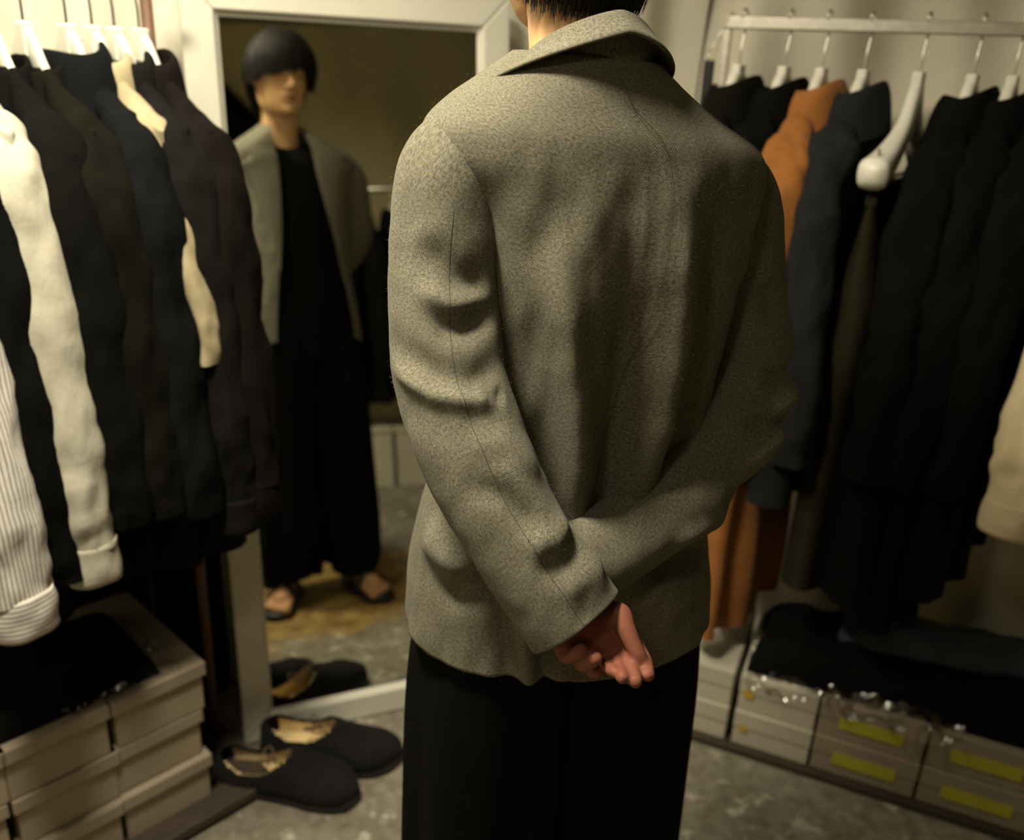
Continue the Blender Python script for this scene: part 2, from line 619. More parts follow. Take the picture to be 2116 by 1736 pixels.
tag(obj('wall_side', [(-0.9, -2.75, 0), (-2.58, -0.1, 0), (-2.58, -0.1, CEIL_Z), (-0.9, -2.75, CEIL_Z)], [(0, 1, 2, 3)], M_REAR, smooth=False),
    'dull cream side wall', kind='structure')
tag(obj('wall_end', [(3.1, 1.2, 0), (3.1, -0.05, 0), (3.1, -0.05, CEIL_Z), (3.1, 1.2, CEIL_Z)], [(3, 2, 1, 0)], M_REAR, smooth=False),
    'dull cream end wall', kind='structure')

# ------------------------------------------------------------------ ceiling lamp and two added fill lamps
def make_lamp(pos, power, label):
    lr = empty('ceiling_lamp', (pos[0], pos[1], CEIL_Z), 0, label, 'lamp')
    th = np.linspace(0, 2 * pi, 40, endpoint=False)
    prof = [(0.155, 0.0), (0.165, -0.02), (0.165, -0.055), (0.158, -0.06), (0.150, -0.055), (0.150, -0.01)]
    grid('shade', np.array([[(r * math.cos(t), r * math.sin(t), z) for t in th] for r, z in prof]), M_LAMPM, lr, wrap=True)
    grid('diffuser', np.array([[(r * math.cos(t), r * math.sin(t), z) for t in th] for r, z in [(0.148, -0.02), (0.10, -0.026), (0.002, -0.028)]]), M_GLOW, lr, wrap=True)
    ld = bpy.data.lights.new('lamp_light', 'AREA')
    ld.shape = 'DISK'
    ld.size = 0.26
    ld.energy = power
    ld.color = LAMP_COL
    ld.spread = math.radians(165)
    lo = bpy.data.objects.new('lamp_light', ld)
    COL.objects.link(lo)
    lo.parent = lr
    lo.location = (0, 0, pos[2] - CEIL_Z)


make_lamp(LAMP, LAMP_POWER, 'round white ceiling downlight above the left clothes rail')
make_lamp(FILL_FRONT, FILL_FRONT_POWER, 'added round fill lamp on the ceiling close to the standing mirror')
make_lamp(FILL_REAR, FILL_REAR_POWER, 'added round dim fill lamp on the ceiling above the viewer')

# ------------------------------------------------------------------ standing mirror
A0 = on_z(505, 1530, 0.0)
MY, ML = math.radians(23.3), math.radians(6.0)
mu = np.array([math.cos(MY), math.sin(MY), 0])
mh = np.array([math.sin(MY), -math.cos(MY), 0])
mn = mh * math.cos(ML) + np.array([0, 0, 1]) * math.sin(ML)
mv = np.cross(mn, mu)
mv = mv if mv[2] > 0 else -mv
MW, MHT, FRW = 0.655, 1.625, 0.060
mr = empty('standing_mirror', (A0[0], A0[1], 0.0), 0, 'tall leaning mirror in a white wooden frame, reflecting the customer', 'mirror')


def mp(u, v, n):
    return mu * u + mv * v + mn * n


def mbar(name, u0, u1, v0, v1, mit):
    """one rail of the mitred frame, with a stepped inner bead"""
    q = []
    d0, d1 = 0.0, 0.030
    cor = {'l': [(u0, v0), (u1, v0 + FRW), (u1, v1 - FRW), (u0, v1)], 'r': [(u1, v0), (u1, v1), (u0, v1 - FRW), (u0, v0 + FRW)],
           'b': [(u0, v0), (u1, v0), (u1 - FRW, v1), (u0 + FRW, v1)], 't': [(u0, v1), (u0 + FRW, v0), (u1 - FRW, v0), (u1, v1)]}[mit]
    for n in (d0 - 0.012, d1 - 0.012):
        q += [mp(a, b, n) for a, b in cor]
    o = obj(name, q, [(3, 2, 1, 0), (4, 5, 6, 7), (0, 1, 5, 4), (1, 2, 6, 5), (2, 3, 7, 6), (3, 0, 4, 7)], M_FRAME, mr, smooth=False)
    bm_ = bmesh.new()
    bm_.from_mesh(o.data)
    bmesh.ops.recalc_face_normals(bm_, faces=bm_.faces)
    bm_.to_mesh(o.data)
    bm_.free()
    mod_bev(o, 0.004, 2)
    return o


mbar('frame_rail', 0, FRW, 0, MHT, 'l')
mbar('frame_rail', MW - FRW, MW, 0, MHT, 'r')
mbar('frame_rail', 0, MW, 0, FRW, 'b')
mbar('frame_rail', 0, MW, MHT - FRW, MHT, 't')
e = FRW - 0.004
obj('mirror_glass', [mp(e, e, 0.0), mp(MW - e, e, 0.0), mp(MW - e, MHT - e, 0.0), mp(e, MHT - e, 0.0)], [(0, 1, 2, 3)], M_MIRROR, mr, smooth=False)
e2 = 0.012
bk = MB()
cs = [(e2, e2), (MW - e2, e2), (MW - e2, MHT - e2), (e2, MHT - e2)]
bk.add([mp(a, b, n) for n in (-0.020, -0.013) for a, b in cs], [(3, 2, 1, 0), (4, 5, 6, 7), (0, 1, 5, 4), (1, 2, 6, 5), (2, 3, 7, 6), (3, 0, 4, 7)])
bk.build('backing_board', M_WOOD, mr)
bd = MB()
i0, i1 = FRW, FRW + 0.009
for a, b, c_, d in (((i0, i0), (MW - i0, i0), (MW - i1, i1), (i1, i1)), ((MW - i0, i0), (MW - i0, MHT - i0), (MW - i1, MHT - i1), (MW - i1, i1)),
                    ((MW - i0, MHT - i0), (i0, MHT - i0), (i1, MHT - i1), (MW - i1, MHT - i1)), ((i0, MHT - i0), (i0, i0), (i1, i1), (i1, MHT - i1))):
    bd.add([mp(*a, 0.012), mp(*b, 0.012), mp(*c_, 0.002), mp(*d, 0.002)], [(0, 1, 2, 3)])
bd.build('inner_bead', M_FRAME, mr)

# ------------------------------------------------------------------ hangers and garments
HPX = [0, 0.012, 0.04, 0.09, 0.15, 0.215]
HPZ = [0, -0.006, -0.046, -0.098, -0.132, -0.158]


def hprof(x):
    return interp(np.abs(x), HPX, HPZ)


def make_hanger(neck, yaw, rail_z, broad, label, group, clips=False, half=0.118, hp_=None):
    """white wooden hanger: neck = world point of its top, yaw = direction of the near arm"""
    r = empty('coat_hanger', neck, yaw, label, 'hanger', group)
    x = np.linspace(-half, half, 45)
    a = np.abs(x) / half
    if broad:
        ty = 0.011 + 0.006 * a ** 1.5
        hz = 0.015 + 0.0 * a ** 2
    else:
        ty = 0.007 + 0.0 * a
        hz = 0.018 - 0.004 * a
    end = np.clip((1 - a) / 0.06, 0, 1) ** 0.5 * 0.75 + 0.25
    pts = np.c_[x, 0 * x, (hprof(x) if hp_ is None else interp(np.abs(x), hp_[0], hp_[1])) - 0.018]
    if hp_ is not None:
        ty = 0.012 + 0.018 * a
        hz = 0.020 + 0.010 * a
    P = loft(pts, ty * end, hz * end, 16, (0, 1, 0), 3.0)
    grid('shoulder_bar', P, M_HANGER, r, wrap=True, capa=True, capb=True)
    nb = MB()
    nb.box(-0.016, 0.016, -0.010, 0.010, -0.05, 0.004)
    mod_bev(nb.build('neck_block', M_HANGER, r), 0.004)
    h = rail_z - neck[2]
    ro = 0.0125
    pts = [(0, 0, -0.005), (0.0, 0, h * 0.35), (-0.006, 0, h * 0.6), (-ro * 0.9, 0, h - 0.004)]
    for t in np.linspace(200, -20, 9):
        pts.append((ro * math.cos(math.radians(t)) * -1 * -1, 0, h + ro * math.sin(math.radians(t)) + 0.002))
    pts[3] = (-ro, 0, h - 0.006)
    hk = MB()
    hk.tube(spline(pts, 40), 0.0021, 8)
    hk.build('hook', M_STEEL if broad else M_DKSTEEL, r, smooth=True)
    if clips:
        cb = MB()
        cb.tube([(-0.19, 0, -0.185), (0.19, 0, -0.185)], 0.003, 8)
        cb.tube([(-0.19, 0, -0.185), (-0.185, 0, -0.13)], 0.0025, 8)
        cb.tube([(0.19, 0, -0.185), (0.185, 0, -0.13)], 0.0025, 8)
        cb.build('clip_bar', M_STEEL, r, smooth=True)
        for sx in (-0.14, 0.14):
            c = MB()
            c.box(sx - 0.012, sx + 0.012, -0.007, 0.007, -0.215, -0.178)
            mod_bev(c.build('clip', M_STEEL, r), 0.003)
    return r


def make_garment(name, neck, yaw, m, label, cat, group, length=0.72, sl=0.58, hw=0.185, thick=0.045, srad=(0.052, 0.040), seed=0.0,
                 collar='shirt', cuff=None, open_front=False, sleeves=True, sway=(0.0, 0.0), buttons=None, flare=0.03, nearcuff=True, sleeve_m=None, sleeve_out=0.045, top_t=0.016):
    r = empty(name, neck, yaw, label, cat, group)
    n, nv = 40, 60
    v = np.r_[0, np.linspace(0, 1, nv - 1) ** 1.15]
    xi = np.r_[np.linspace(-1, 1, n), np.linspace(1, -1, n)]
    sg = np.r_[np.ones(n), -np.ones(n)]
    P = np.zeros((nv, 2 * n, 3))
    for j, t in enumerate(v):
        w = hw - 0.012 * math.exp(-((t - 0.25) / 0.12) ** 2) + flare * t
        x = xi * w
        zt = hprof(np.clip(np.abs(xi) * 0.205, 0.062, 0.215)) + 0.010
        z = zt + (-length - zt) * t
        tt = top_t * (0.45 + 0.55 * np.abs(xi))
        T = tt + (thick - tt) * min(1, t / 0.2) ** 0.8
        y = sg * T * np.clip(1 - np.abs(xi) ** 7, 0, 1) ** 0.5 * (0.0 if j == 0 else 1.0)
        fold = 0.016 * t * np.sin(xi * 7.0 + seed * 3 + sg * 1.1) + 0.010 * t * np.sin(xi * 13 + seed * 5 + t * 2)
        P[j] = np.c_[x + 0.004 * np.sin(t * 9 + seed), y + fold, z]
    P[..., 1] += 0.012 * noise3(P, (9, 9, 4), seed * 3.1, 1) * np.linspace(0.2, 1, nv)[:, None]
    uv = np.dstack([np.broadcast_to(np.linspace(0, 4 * hw, 2 * n), (nv, 2 * n)), np.broadcast_to((v * length)[:, None], (nv, 2 * n))])
    grid('body', P, m, r, wrap=True, uv=uv)
    if sleeves:
        for sgn in (1, -1):
            L = sl
            zt = float(hprof(0.195))
            sw, sv = sway
            hz_ = lambda q: float(hprof(q))
            cp = np.array([[0.050 * sgn, 0, hz_(0.055) - 0.014], [0.085 * sgn, 0, hz_(0.085) - 0.012], [0.120 * sgn, 0, hz_(0.120) - 0.013], [0.152 * sgn, 0, hz_(0.155) - 0.020],
                           [(0.176 + sleeve_out * 0.1) * sgn, sv * 0.1, zt - 0.052], [(0.190 + sleeve_out * 0.25) * sgn, sv * 0.2, zt - 0.120],
                           [(0.200 + sleeve_out * 0.5) * sgn, sv * 0.5, zt - L * 0.45], [(0.212 + sw + sleeve_out * 0.9) * sgn, sv, zt - L * 0.78], [(0.210 + sw + sleeve_out) * sgn, sv * 1.2, zt - L]])
            pts = spline(cp, 90)
            s = np.linspace(0, 1, 90)
            kx = np.linspace(0, 1, 9)
            ra = interp(s, kx, [top_t * 0.6 + 0.004, top_t * 0.8 + 0.006, top_t + 0.010, top_t + 0.020, srad[0] * 0.92, srad[0], srad[0] * 0.95, srad[1] * 1.06, srad[1]])
            rb = interp(s, kx, [0.020, 0.021, 0.023, 0.028, srad[0] * 0.66, srad[0] * 0.72, srad[0] * 0.66, srad[1] * 0.74, srad[1] * 0.78])
            Q = loft(pts, ra, rb, 36, (0, 1, 0))
            Nn = gnormals(Q, True)
            d = 0.010 * noise3(Q, (22, 22, 9), seed * 7 + sgn, 2) + 0.006 * noise3(Q, (40, 40, 34), seed * 2 + sgn * 3, 1) * np.clip((s - 0.5) * 2, 0, 1)[:, None]
            Q = Q + Nn * (d * np.clip(s * 4, 0, 1)[:, None])[..., None]
            u = np.linspace(0, 2 * pi * srad[0] * 0.9, 36)
            uvs = np.dstack([np.broadcast_to(u, (90, 36)), np.broadcast_to((s * L)[:, None], (90, 36))])
            so = grid('sleeve', Q, sleeve_m or m, r, wrap=True, uv=uvs)
            if cuff is not None:
                c0 = pts[-1]
                k = np.linspace(0, 1, 10)
                cpts = np.array([c0 + (pts[-1] - pts[-3]) / np.linalg.norm(pts[-1] - pts[-3]) * (q * 0.068 - 0.008) for q in k])
                cr = loft(cpts, np.full(10, srad[1] * 1.0) + 0.001 * np.sin(k * pi) + 0.003 * k, np.full(10, srad[1] * 0.80) + 0.003 * np.sin(k * pi), 36, (0, 1, 0))
                cr += gnormals(cr, True) * (0.004 * noise3(cr, 30, seed + 9, 1))[..., None]
                uvc = np.dstack([np.broadcast_to(u, (10, 36)), np.broadcast_to((k * 0.068)[:, None], (10, 36))])
                mod_solid(grid('cuff', cr, cuff, so, wrap=True, uv=uvc), 0.002)
    if collar:
        if collar == 'shirt':
            pr = [(0.046, -0.105), (0.047, -0.050), (0.049, -0.038), (0.055, -0.037), (0.064, -0.054), (0.074, -0.110)]
        elif collar == 'jacket':
            pr = [(0.048, -0.105), (0.047, -0.040), (0.050, -0.026), (0.058, -0.028), (0.070, -0.054), (0.086, -0.122)]
        else:
            pr = [(0.052, -0.110), (0.048, -0.064), (0.050, -0.054), (0.056, -0.058), (0.066, -0.104)]
        th_ = np.linspace(0, 2 * pi, 40, endpoint=False)
        C = np.array([[(q * 1.25 * math.cos(t), q * 0.80 * math.sin(t), z - 0.014 * math.cos(t) ** 2 + 0.010 * math.sin(t)) for t in th_] for q, z in spline(pr, 20)])
        grid('collar', C, m, r, wrap=True)
    if buttons:
        for k in range(buttons[0]):
            bb = MB()
            z0 = buttons[1] + k * buttons[2]
            bb.tube([(buttons[3], -thick - 0.004, z0), (buttons[3], -thick - 0.010, z0)], [0.007, 0.006], 12)
            bb.build('button', buttons[4], r, smooth=True)
    return r


# ---- left rail
E_L = np.array([math.cos(math.radians(47)), math.sin(math.radians(47)), 0])
B_L = np.array([-0.709, 1.570, 0])
RZ_L = 1.60
YAW_L = math.radians(-38)


def on_left(s, z=1.512):
    return B_L + E_L * s + np.array([0, 0, z])


lrk = empty('clothes_rack', tuple(B_L), math.radians(47), 'brown wooden clothes rack with a rail, left of the mirror', 'clothes rack')
q = MB()
q.tube([(-0.75, 0, RZ_L), (0.135, 0, RZ_L)], 0.011, 14)
q.build('rail', M_POST, lrk, smooth=True)
for sx in (-0.74, 0.094):
    q = MB()
    q.tube([(sx, 0, 0.0), (sx, 0, RZ_L + 0.05)], 0.0105, 14)
    q.build('post', M_POST, lrk, smooth=True)
q = MB()
q.box(-0.76, 0.12, -0.215, 0.17, 0.012, 0.034)
mod_bev(q.build('base_board', M_WOOD, lrk), 0.003)

G_HL = 'white wooden hangers on the left rail'
LEFT = [
    # s, kind, material, label, extra
    (0.078, 'shirt', M_BROWNBLACK, 'brownish black shirt hanging nearest the mirror on the left rail', dict(length=0.86, sl=0.60, seed=1.3, cuff=M_BROWNBLACK)),
    (0.036, 'shirt', M_GREYBLACK, 'grey-black shirt between the brownish black and beige garments on the left rail', dict(length=0.90, sl=0.62, seed=2.2, cuff=M_GREYBLACK)),
    (0.000, 'shirt', M_BEIGE, 'thin beige shirt squeezed between dark shirts on the left rail', dict(length=0.70, sl=0.36, seed=3.1, thick=0.018, srad=(0.026, 0.02))),
    (-0.040, 'jacket', M_NAVY, 'black-navy jacket with a raised collar on the left rail', dict(length=0.90, sl=0.62, seed=4.7, thick=0.04)),
    (-0.105, 'shirt', M_OLIVE, 'dark olive shirt hanging third from the white shirt', dict(length=0.88, sl=0.60, seed=5.5, collar='low')),
    (-0.155, 'shirt', M_BLACK, 'black shirt hanging right beside the white shirt', dict(length=0.88, sl=0.60, seed=6.4, collar='low')),
    (-0.225, 'shirt', M_WHITE, 'off-white cotton shirt with a crumpled long sleeve', dict(length=0.80, sl=0.62, seed=7.9, cuff=M_WHITE, srad=(0.050, 0.038))),
    (-0.285, 'shirt', M_BLACKWOOL, 'black garment hanging between the white and striped shirts', dict(length=0.92, sl=0.66, seed=8.8)),
    (-0.352, 'shirt', M_STRIPE, 'white shirt with navy stripes and a wide striped cuff', dict(length=0.86, sl=0.64, sleeve_out=0.085, seed=9.6, cuff=M_STRIPEC, srad=(0.056, 0.045))),
]
for s_, kind, m_, lab, ex in LEFT:
    nk = on_left(s_)
    short = lab.split(' hanging')[0].split(' between')[0].split(' squeezed')[0].split(' with')[0].split(' on the')[0]
    make_hanger(tuple(nk), YAW_L, RZ_L + 0.011, False, 'white wooden hanger holding the ' + short, G_HL)
    kw = dict(ex)
    kw.setdefault('collar', kind)
    make_garment('hanging_' + ('jacket' if kind == 'jacket' else 'shirt'), tuple(nk + np.array([0, 0, 0.0])), YAW_L, m_, lab, 'jacket' if kind == 'jacket' else 'shirt', 'clothes on the left rail', **kw)

# ---- right rail
R0 = np.array([0.459, 1.744, 0])
RD = np.array([0.921, -0.389, 0])
RN = np.array([0.389, 0.921, 0])
RZ_R = 1.586
YAW_RAIL = math.atan2(-0.389, 0.921)
YAW_R = math.radians(-125)


def on_right(s, off=0.2, z=0.0):
    return R0 + RD * s + RN * off + np.array([0, 0, z])


rrk = empty('clothes_rack', tuple(on_right(0)), YAW_RAIL, 'steel clothes rack with square rail, right of the customer', 'clothes rack')
q = MB()
q.box(-0.153, 1.35, -0.012, 0.012, RZ_R - 0.012, RZ_R + 0.012)
mod_bev(q.build('rail', M_STEEL, rrk), 0.003)
for sx in (-0.148, 1.34):
    q = MB()
    q.box(sx - 0.008, sx + 0.008, -0.008, 0.008, 0.0, RZ_R + 0.002)
    mod_bev(q.build('post', M_STEEL, rrk), 0.002)
q = MB()
q.box(-0.22, 1.38, -0.215, 0.19, 0.0, 0.020)
mod_bev(q.build('base_board', M_WOOD, rrk), 0.003)
# black strap looped over the left post
st = empty('black_strap', tuple(on_right(-0.178, 0.2, 1.38)), YAW_RAIL, 'black strap in a clear loop hanging off the steel post', 'strap')
q = MB()
q.box(-0.011, 0.011, -0.004, 0.004, -0.03, 0.135)
mod_bev(q.build('band', M_PLASTIC_BLACK, st), 0.003)
q = MB()
q.tube(spline([(0.006, 0, 0.12), (0.012, 0, 0.16), (0.032, -0.016, 0.217), (0.038, 0.0, 0.222), (0.03, 0.016, 0.214), (0.0, 0.006, 0.16), (-0.004, 0, 0.12)], 30), 0.0014, 6)
q.build('loop', M_BAG, st, smooth=True)

G_HR = 'broad white hangers on the right rail'
RIGHT = [
    (-0.117, M_OLIVE, 'dark brown-black jacket hanging leftmost on the steel rail', 'jacket', dict(length=0.85, seed=1.7)),
    (-0.026, M_BLACKWOOL, 'black jacket left of the rust-brown coat', 'jacket', dict(length=0.80, seed=2.9)),
    (0.046, M_CAMEL, 'long rust-brown wool coat on the steel rail', 'coat', dict(length=1.22, seed=3.6, srad=(0.064, 0.052), sway=(0.0, 0.012))),
    (0.125, M_CHAR, 'charcoal wool jacket right of the rust-brown coat', 'jacket', dict(length=0.86, seed=4.1, srad=(0.050, 0.042), sway=(0.0, 0.040))),
    (0.318, M_BLACK, 'black zipped coat right of the empty white hanger', 'coat', dict(length=1.05, seed=6.3)),
    (0.385, M_BLACKWOOL, 'black coat second right of the empty white hanger', 'coat', dict(length=1.10, seed=7.7)),
    (0.455, M_BLACK, 'black coat nearest the cream shirt on the steel rail', 'coat', dict(length=1.0, seed=8.2)),
]
for s_, m_, lab, cat, ex in RIGHT:
    nk = on_right(s_, 0.2, 1.505)
    short = lab.split(' hanging')[0].split(' left of')[0].split(' on the')[0].split(' right of')[0].split(' second')[0].split(' nearest')[0]
    wl_ = 'broad white hanger ' + {-0.117: 'holding the leftmost jacket of the steel rail', -0.026: 'left of the rust-brown coat', 0.046: 'inside the rust-brown coat', 0.125: 'inside the charcoal jacket',
                                   0.318: 'inside the black zipped coat', 0.385: 'second right of the empty hanger', 0.455: 'nearest the cream shirt'}[s_]
    make_hanger(tuple(nk), YAW_R, RZ_R + 0.012, True, wl_, G_HR)
    kw = dict(ex)
    kw.setdefault('sl', 0.60)
    kw.setdefault('srad', (0.058, 0.048))
    kw.setdefault('thick', 0.042)
    kw.setdefault('top_t', 0.032)
    kw.setdefault('sleeve_out', -0.005)
    make_garment('hanging_' + cat, tuple(nk + np.array([0, 0, 0.0])), YAW_R, m_, lab, cat, 'clothes on the right rail', collar='jacket', **kw)

# empty-shouldered hanger with clipped trousers
nk = on_right(0.225, 0.2, 1.505)
make_hanger(tuple(nk), YAW_R, RZ_R + 0.012, True, 'bare broad white hanger with trousers clipped under it', G_HR, clips=True, half=0.215, hp_=([0, 0.010, 0.024, 0.055, 0.10, 0.16, 0.215], [0, -0.030, -0.062, -0.095, -0.122, -0.146, -0.160]))


def make_clipped(name, neck, yaw, m, label):
    r = empty(name, neck, yaw, label, 'trousers')
    n, nv = 50, 50
    for sgn in (1, -1):
        P = np.zeros((nv, 2 * n, 3))
        xi = np.r_[np.linspace(-1, 1, n), np.linspace(1, -1, n)]
        sg = np.r_[np.ones(n), -np.ones(n)]
        for j, t in enumerate(np.linspace(0, 1, nv)):
            w = 0.088 + 0.018 * t
            x = sgn * 0.088 + xi * w
            y = sg * (0.008 + 0.034 * min(1, t * 4)) * np.sqrt(np.clip(1 - xi ** 4, 0, 1)) + 0.01 * t * np.sin(xi * 5 + sgn)
            P[j] = np.c_[x, y, -0.20 - 0.85 * t + 0 * x]
        grid('trouser_leg', P, m, r, wrap=True)
    q = MB()
    q.box(-0.178, 0.178, -0.011, 0.011, -0.235, -0.195)
    mod_bev(q.build('waistband', m, r), 0.004)
    return r


make_clipped('hanging_trousers', tuple(nk), YAW_R, M_OLIVE2, 'dark olive trousers clipped below the bare white hanger')
# cream shirt at the far right
nk = on_right(0.62, 0.2, 1.505)
make_hanger(tuple(nk), math.radians(-132), RZ_R + 0.012, True, 'broad white hanger inside the cream shirt', G_HR)
make_garment('hanging_shirt', tuple(nk + np.array([0, 0, 0.0])), math.radians(-132), M_CREAM, 'cream cotton shirt with a wide sleeve at the right edge', 'shirt', 'clothes on the right rail',
             length=0.8, sl=0.58, srad=(0.058, 0.052), seed=9.1, cuff=M_CREAM, collar='shirt', top_t=0.032)



# ------------------------------------------------------------------ boxes
def make_box(name, loc, yaw, sx, sy, sz, m, label, group, lid=0.03, lid_over=0.006, tagm=None, tagpos=None, dots=None):
    """lidded shoe box; local x = along the front, y = depth (front at y=0), z up"""
    r = empty(name, loc, yaw, label, 'box', group)
    q = MB()
    q.box(0.002, sx - 0.002, 0.002, sy - 0.002, 0, sz - 0.002)
    mod_bev(q.build('body', m, r), 0.002, 1)
    q = MB()
    q.box(-lid_over + 0.002, sx + lid_over - 0.002, -lid_over, sy + lid_over - 0.002, sz - lid, sz)
    mod_bev(q.build('lid', m, r), 0.002, 1)
    if tagm:
        x0, x1, z0, z1 = tagpos
        q = MB()
        q.box(x0, x1, -lid_over - 0.001, -lid_over + 0.002, z0, z1)
        q.build('sticky_label', tagm, r)
    if dots:
        q = MB()
        t_ = np.linspace(0, 2 * pi, 16, endpoint=False)
        q.add([(dots[0] + dots[2] * math.cos(k), -lid_over - 0.0012, dots[1] + dots[2] * math.sin(k)) for k in t_], [tuple(range(16))])
        q.build('sticky_dot', M_TAGO, r)
    return r


# left stacks: ends of the boxes face the room
LF = np.array([-0.585, 1.454, 0])           # front right corner of the right-hand stack
LBK = np.array([-0.731, 0.682, 0])           # into the wall
YL = math.radians(47)
rows = ['bottom', 'middle', 'top']
for col in range(3):
    for row in range(3):
        jit = [(0.0, 0.0), (0.006, 0.008), (-0.005, 0.0)][row] if col != 1 else [(0.004, -0.004), (-0.004, 0.004), (0.002, 0.0)][row]
        p = LF - E_L * (0.182 * (col + 1) + jit[0]) + LBK * (0.004 + jit[1]) + np.array([0, 0, 0.034 + row * 0.112])
        lab = 'warm grey shoebox, %s of the stack %s' % (rows[row], ['beside the black shoes', 'second from the black shoes', 'at the picture\'s left edge'][col])
        make_box('shoe_box', tuple(p), YL, 0.178, 0.34, 0.110, M_CARDG, lab, 'shoeboxes under the left rail')

# right stacks: flat boxes, long side to the room
YR = YAW_RAIL
RB = [(-0.085, 0.172, ['white flat box, %s of the stack nearest the customer'], M_CARD, None),
      (0.100, 0.176, ['white flat box with an orange dot, %s of its stack'], M_CARD, 'dot'),
      (0.280, 0.222, ['flat box with a yellow label, %s of the middle stack'], M_CARDG, 'tag'),
      (0.506, 0.228, ['flat box with a yellow label, %s of the right stack'], M_CARDG, 'tag'),
      (0.738, 0.228, ['flat box with a yellow label, %s of the stack past the right edge'], M_CARDG, 'tag')]
for s0, wd, labs, m_, tg in RB:
    for row in range(2):
        p = on_right(s0, 0.004 * row, 0.020 + row * 0.095)
        k = dict()
        if tg == 'tag':
            k = dict(tagm=M_TAG, tagpos=(0.045, wd - 0.045, 0.030, 0.062))
        if tg == 'dot':
            k = dict(dots=(0.024, 0.05, 0.013 if row else 0.010))
        make_box('flat_box', tuple(p), YR, wd, 0.30, 0.094, m_, labs[0] % ('lower' if row == 0 else 'upper'), 'flat boxes under the right rail', lid=0.045, lid_over=0.001, **k)


# ------------------------------------------------------------------ folded dark clothes on the boxes
def heap(name, mat_, loc, yaw, sx, sy, h, seed, label, cat, lump=0.02, n=70, m=40, edge=6.0):
    P = np.zeros((m, n, 3))
    u = np.linspace(-1, 1, n)
    v = np.linspace(-1, 1, m)
    U, V = np.meshgrid(u, v)
    prof_ = (1 - np.abs(U) ** edge) * (1 - np.abs(V) ** edge)
    P[..., 0] = U * sx / 2
    P[..., 1] = V * sy / 2
    nz = noise3(np.dstack([P[..., 0], P[..., 1], 0 * U]), (5, 8, 1), seed, 2) + 0.5 * noise3(np.dstack([P[..., 0], P[..., 1], 0 * U]), (16, 22, 1), seed + 4, 1)
    P[..., 2] = np.clip(prof_, 0, 1) ** 0.5 * (h + lump * nz)
    P[..., 0] *= 1 + 0.02 * nz
    o = grid(name, P, mat_, loc=loc)
    o.rotation_euler = (0, 0, yaw)
    return tag(o, label, cat)


pl = LF - E_L * 0.30 + LBK * 0.15 + np.array([0, 0, 0.370])
heap('folded_clothes', M_BLACK, tuple(pl), YL, 0.46, 0.26, 0.045, 2.2, 'black folded clothes lying on the left shoeboxes', 'clothes', 0.012)
pr = on_right(0.47, 0.16, 0.209)
heap('folded_clothes', M_BLACK, tuple(pr), YR, 0.72, 0.27, 0.085, 5.2, 'black folded clothes heaped on the right boxes', 'clothes', 0.03)
pd = on_right(0.50, 0.20, 0.285)
heap('folded_cloth', M_DENIM, tuple(pd), YR + 0.1, 0.44, 0.15, 0.05, 8.1, 'faded navy cloth folded on top of the black heap', 'cloth', 0.02)


def crumple(name, loc, yaw, sx, sy, seed, label, n=90, m=30, amp=0.012, drop=0.05, base=0.0):
    u = np.linspace(0, 1, n)
    v = np.linspace(0, 1, m)
    U, V = np.meshgrid(u, v)
    P = np.dstack([U * sx, V * sy, 0 * U])
    k = noise3(P, (14, 30, 1), seed, 2)
    k2 = np.abs(noise3(P, (40, 60, 1), seed + 3, 1))
    P[..., 2] = base + amp * k + 0.010 * k2 - drop * np.clip(1 - V * 2.2, 0, 1) ** 1.5
    P[..., 1] += 0.012 * noise3(P, (22, 10, 1), seed + 8, 1)
    o = grid(name, P, M_BAG, loc=loc, smooth=False)
    o.rotation_euler = (0, 0, yaw)
    return tag(o, label, 'plastic bag')


crumple('plastic_bag', tuple(on_right(0.11, -0.016, 0.240)), YR, 0.46, 0.16, 3.3, 'crumpled clear plastic bag lying over the right boxes', amp=0.026, drop=0.045)
crumple('plastic_bag', tuple(LF - E_L * 0.26 + LBK * 0.006 + np.array([0, 0, 0.382])), YL, 0.22, 0.12, 6.1, 'thin clear plastic sleeve edge on the left shoeboxes', n=50, m=20, amp=0.006, drop=0.008)


# added black bag shape that darkens the gap between left boxes and mirror
ga, gb = np.array([-0.945, 1.655, 0.0]), np.array([-0.655, 1.792, 0.0])
gd = (gb - ga) / np.linalg.norm(gb - ga)
gn = np.array([gd[1], -gd[0], 0])
gl_ = np.linalg.norm(gb - ga)
bag = empty('dark_gap_filler', tuple((ga + gb) / 2), math.atan2(gd[1], gd[0]), 'added black bag shape darkening the gap between the left boxes and the mirror', 'bag')
U, V = np.meshgrid(np.linspace(0, 2 * pi, 60, endpoint=False), np.linspace(0, 1, 40))
wv_ = gl_ / 2 * np.clip(np.minimum(V, 1 - V) / 0.06, 0.15, 1) ** 0.4
P = np.dstack([wv_ * np.sign(np.cos(U)) * np.abs(np.cos(U)) ** 0.6, 0.022 * np.sin(U) * np.clip(np.minimum(V, 1 - V) / 0.05, 0.1, 1) ** 0.5, 0.90 * V + 0 * U])
P[..., 1] += 0.006 * noise3(P, (9, 9, 4), 4.4, 2)
grid('cover', P, M_BLACK, bag, wrap=True, capa=True, capb=True)
q = MB()
q.tube(spline([(0.0, -0.030, 0.06), (0.006, -0.032, 0.45), (0.0, -0.030, 0.84)], 20), 0.0025, 6)
q.build('zip', M_DKSTEEL, bag, smooth=True)


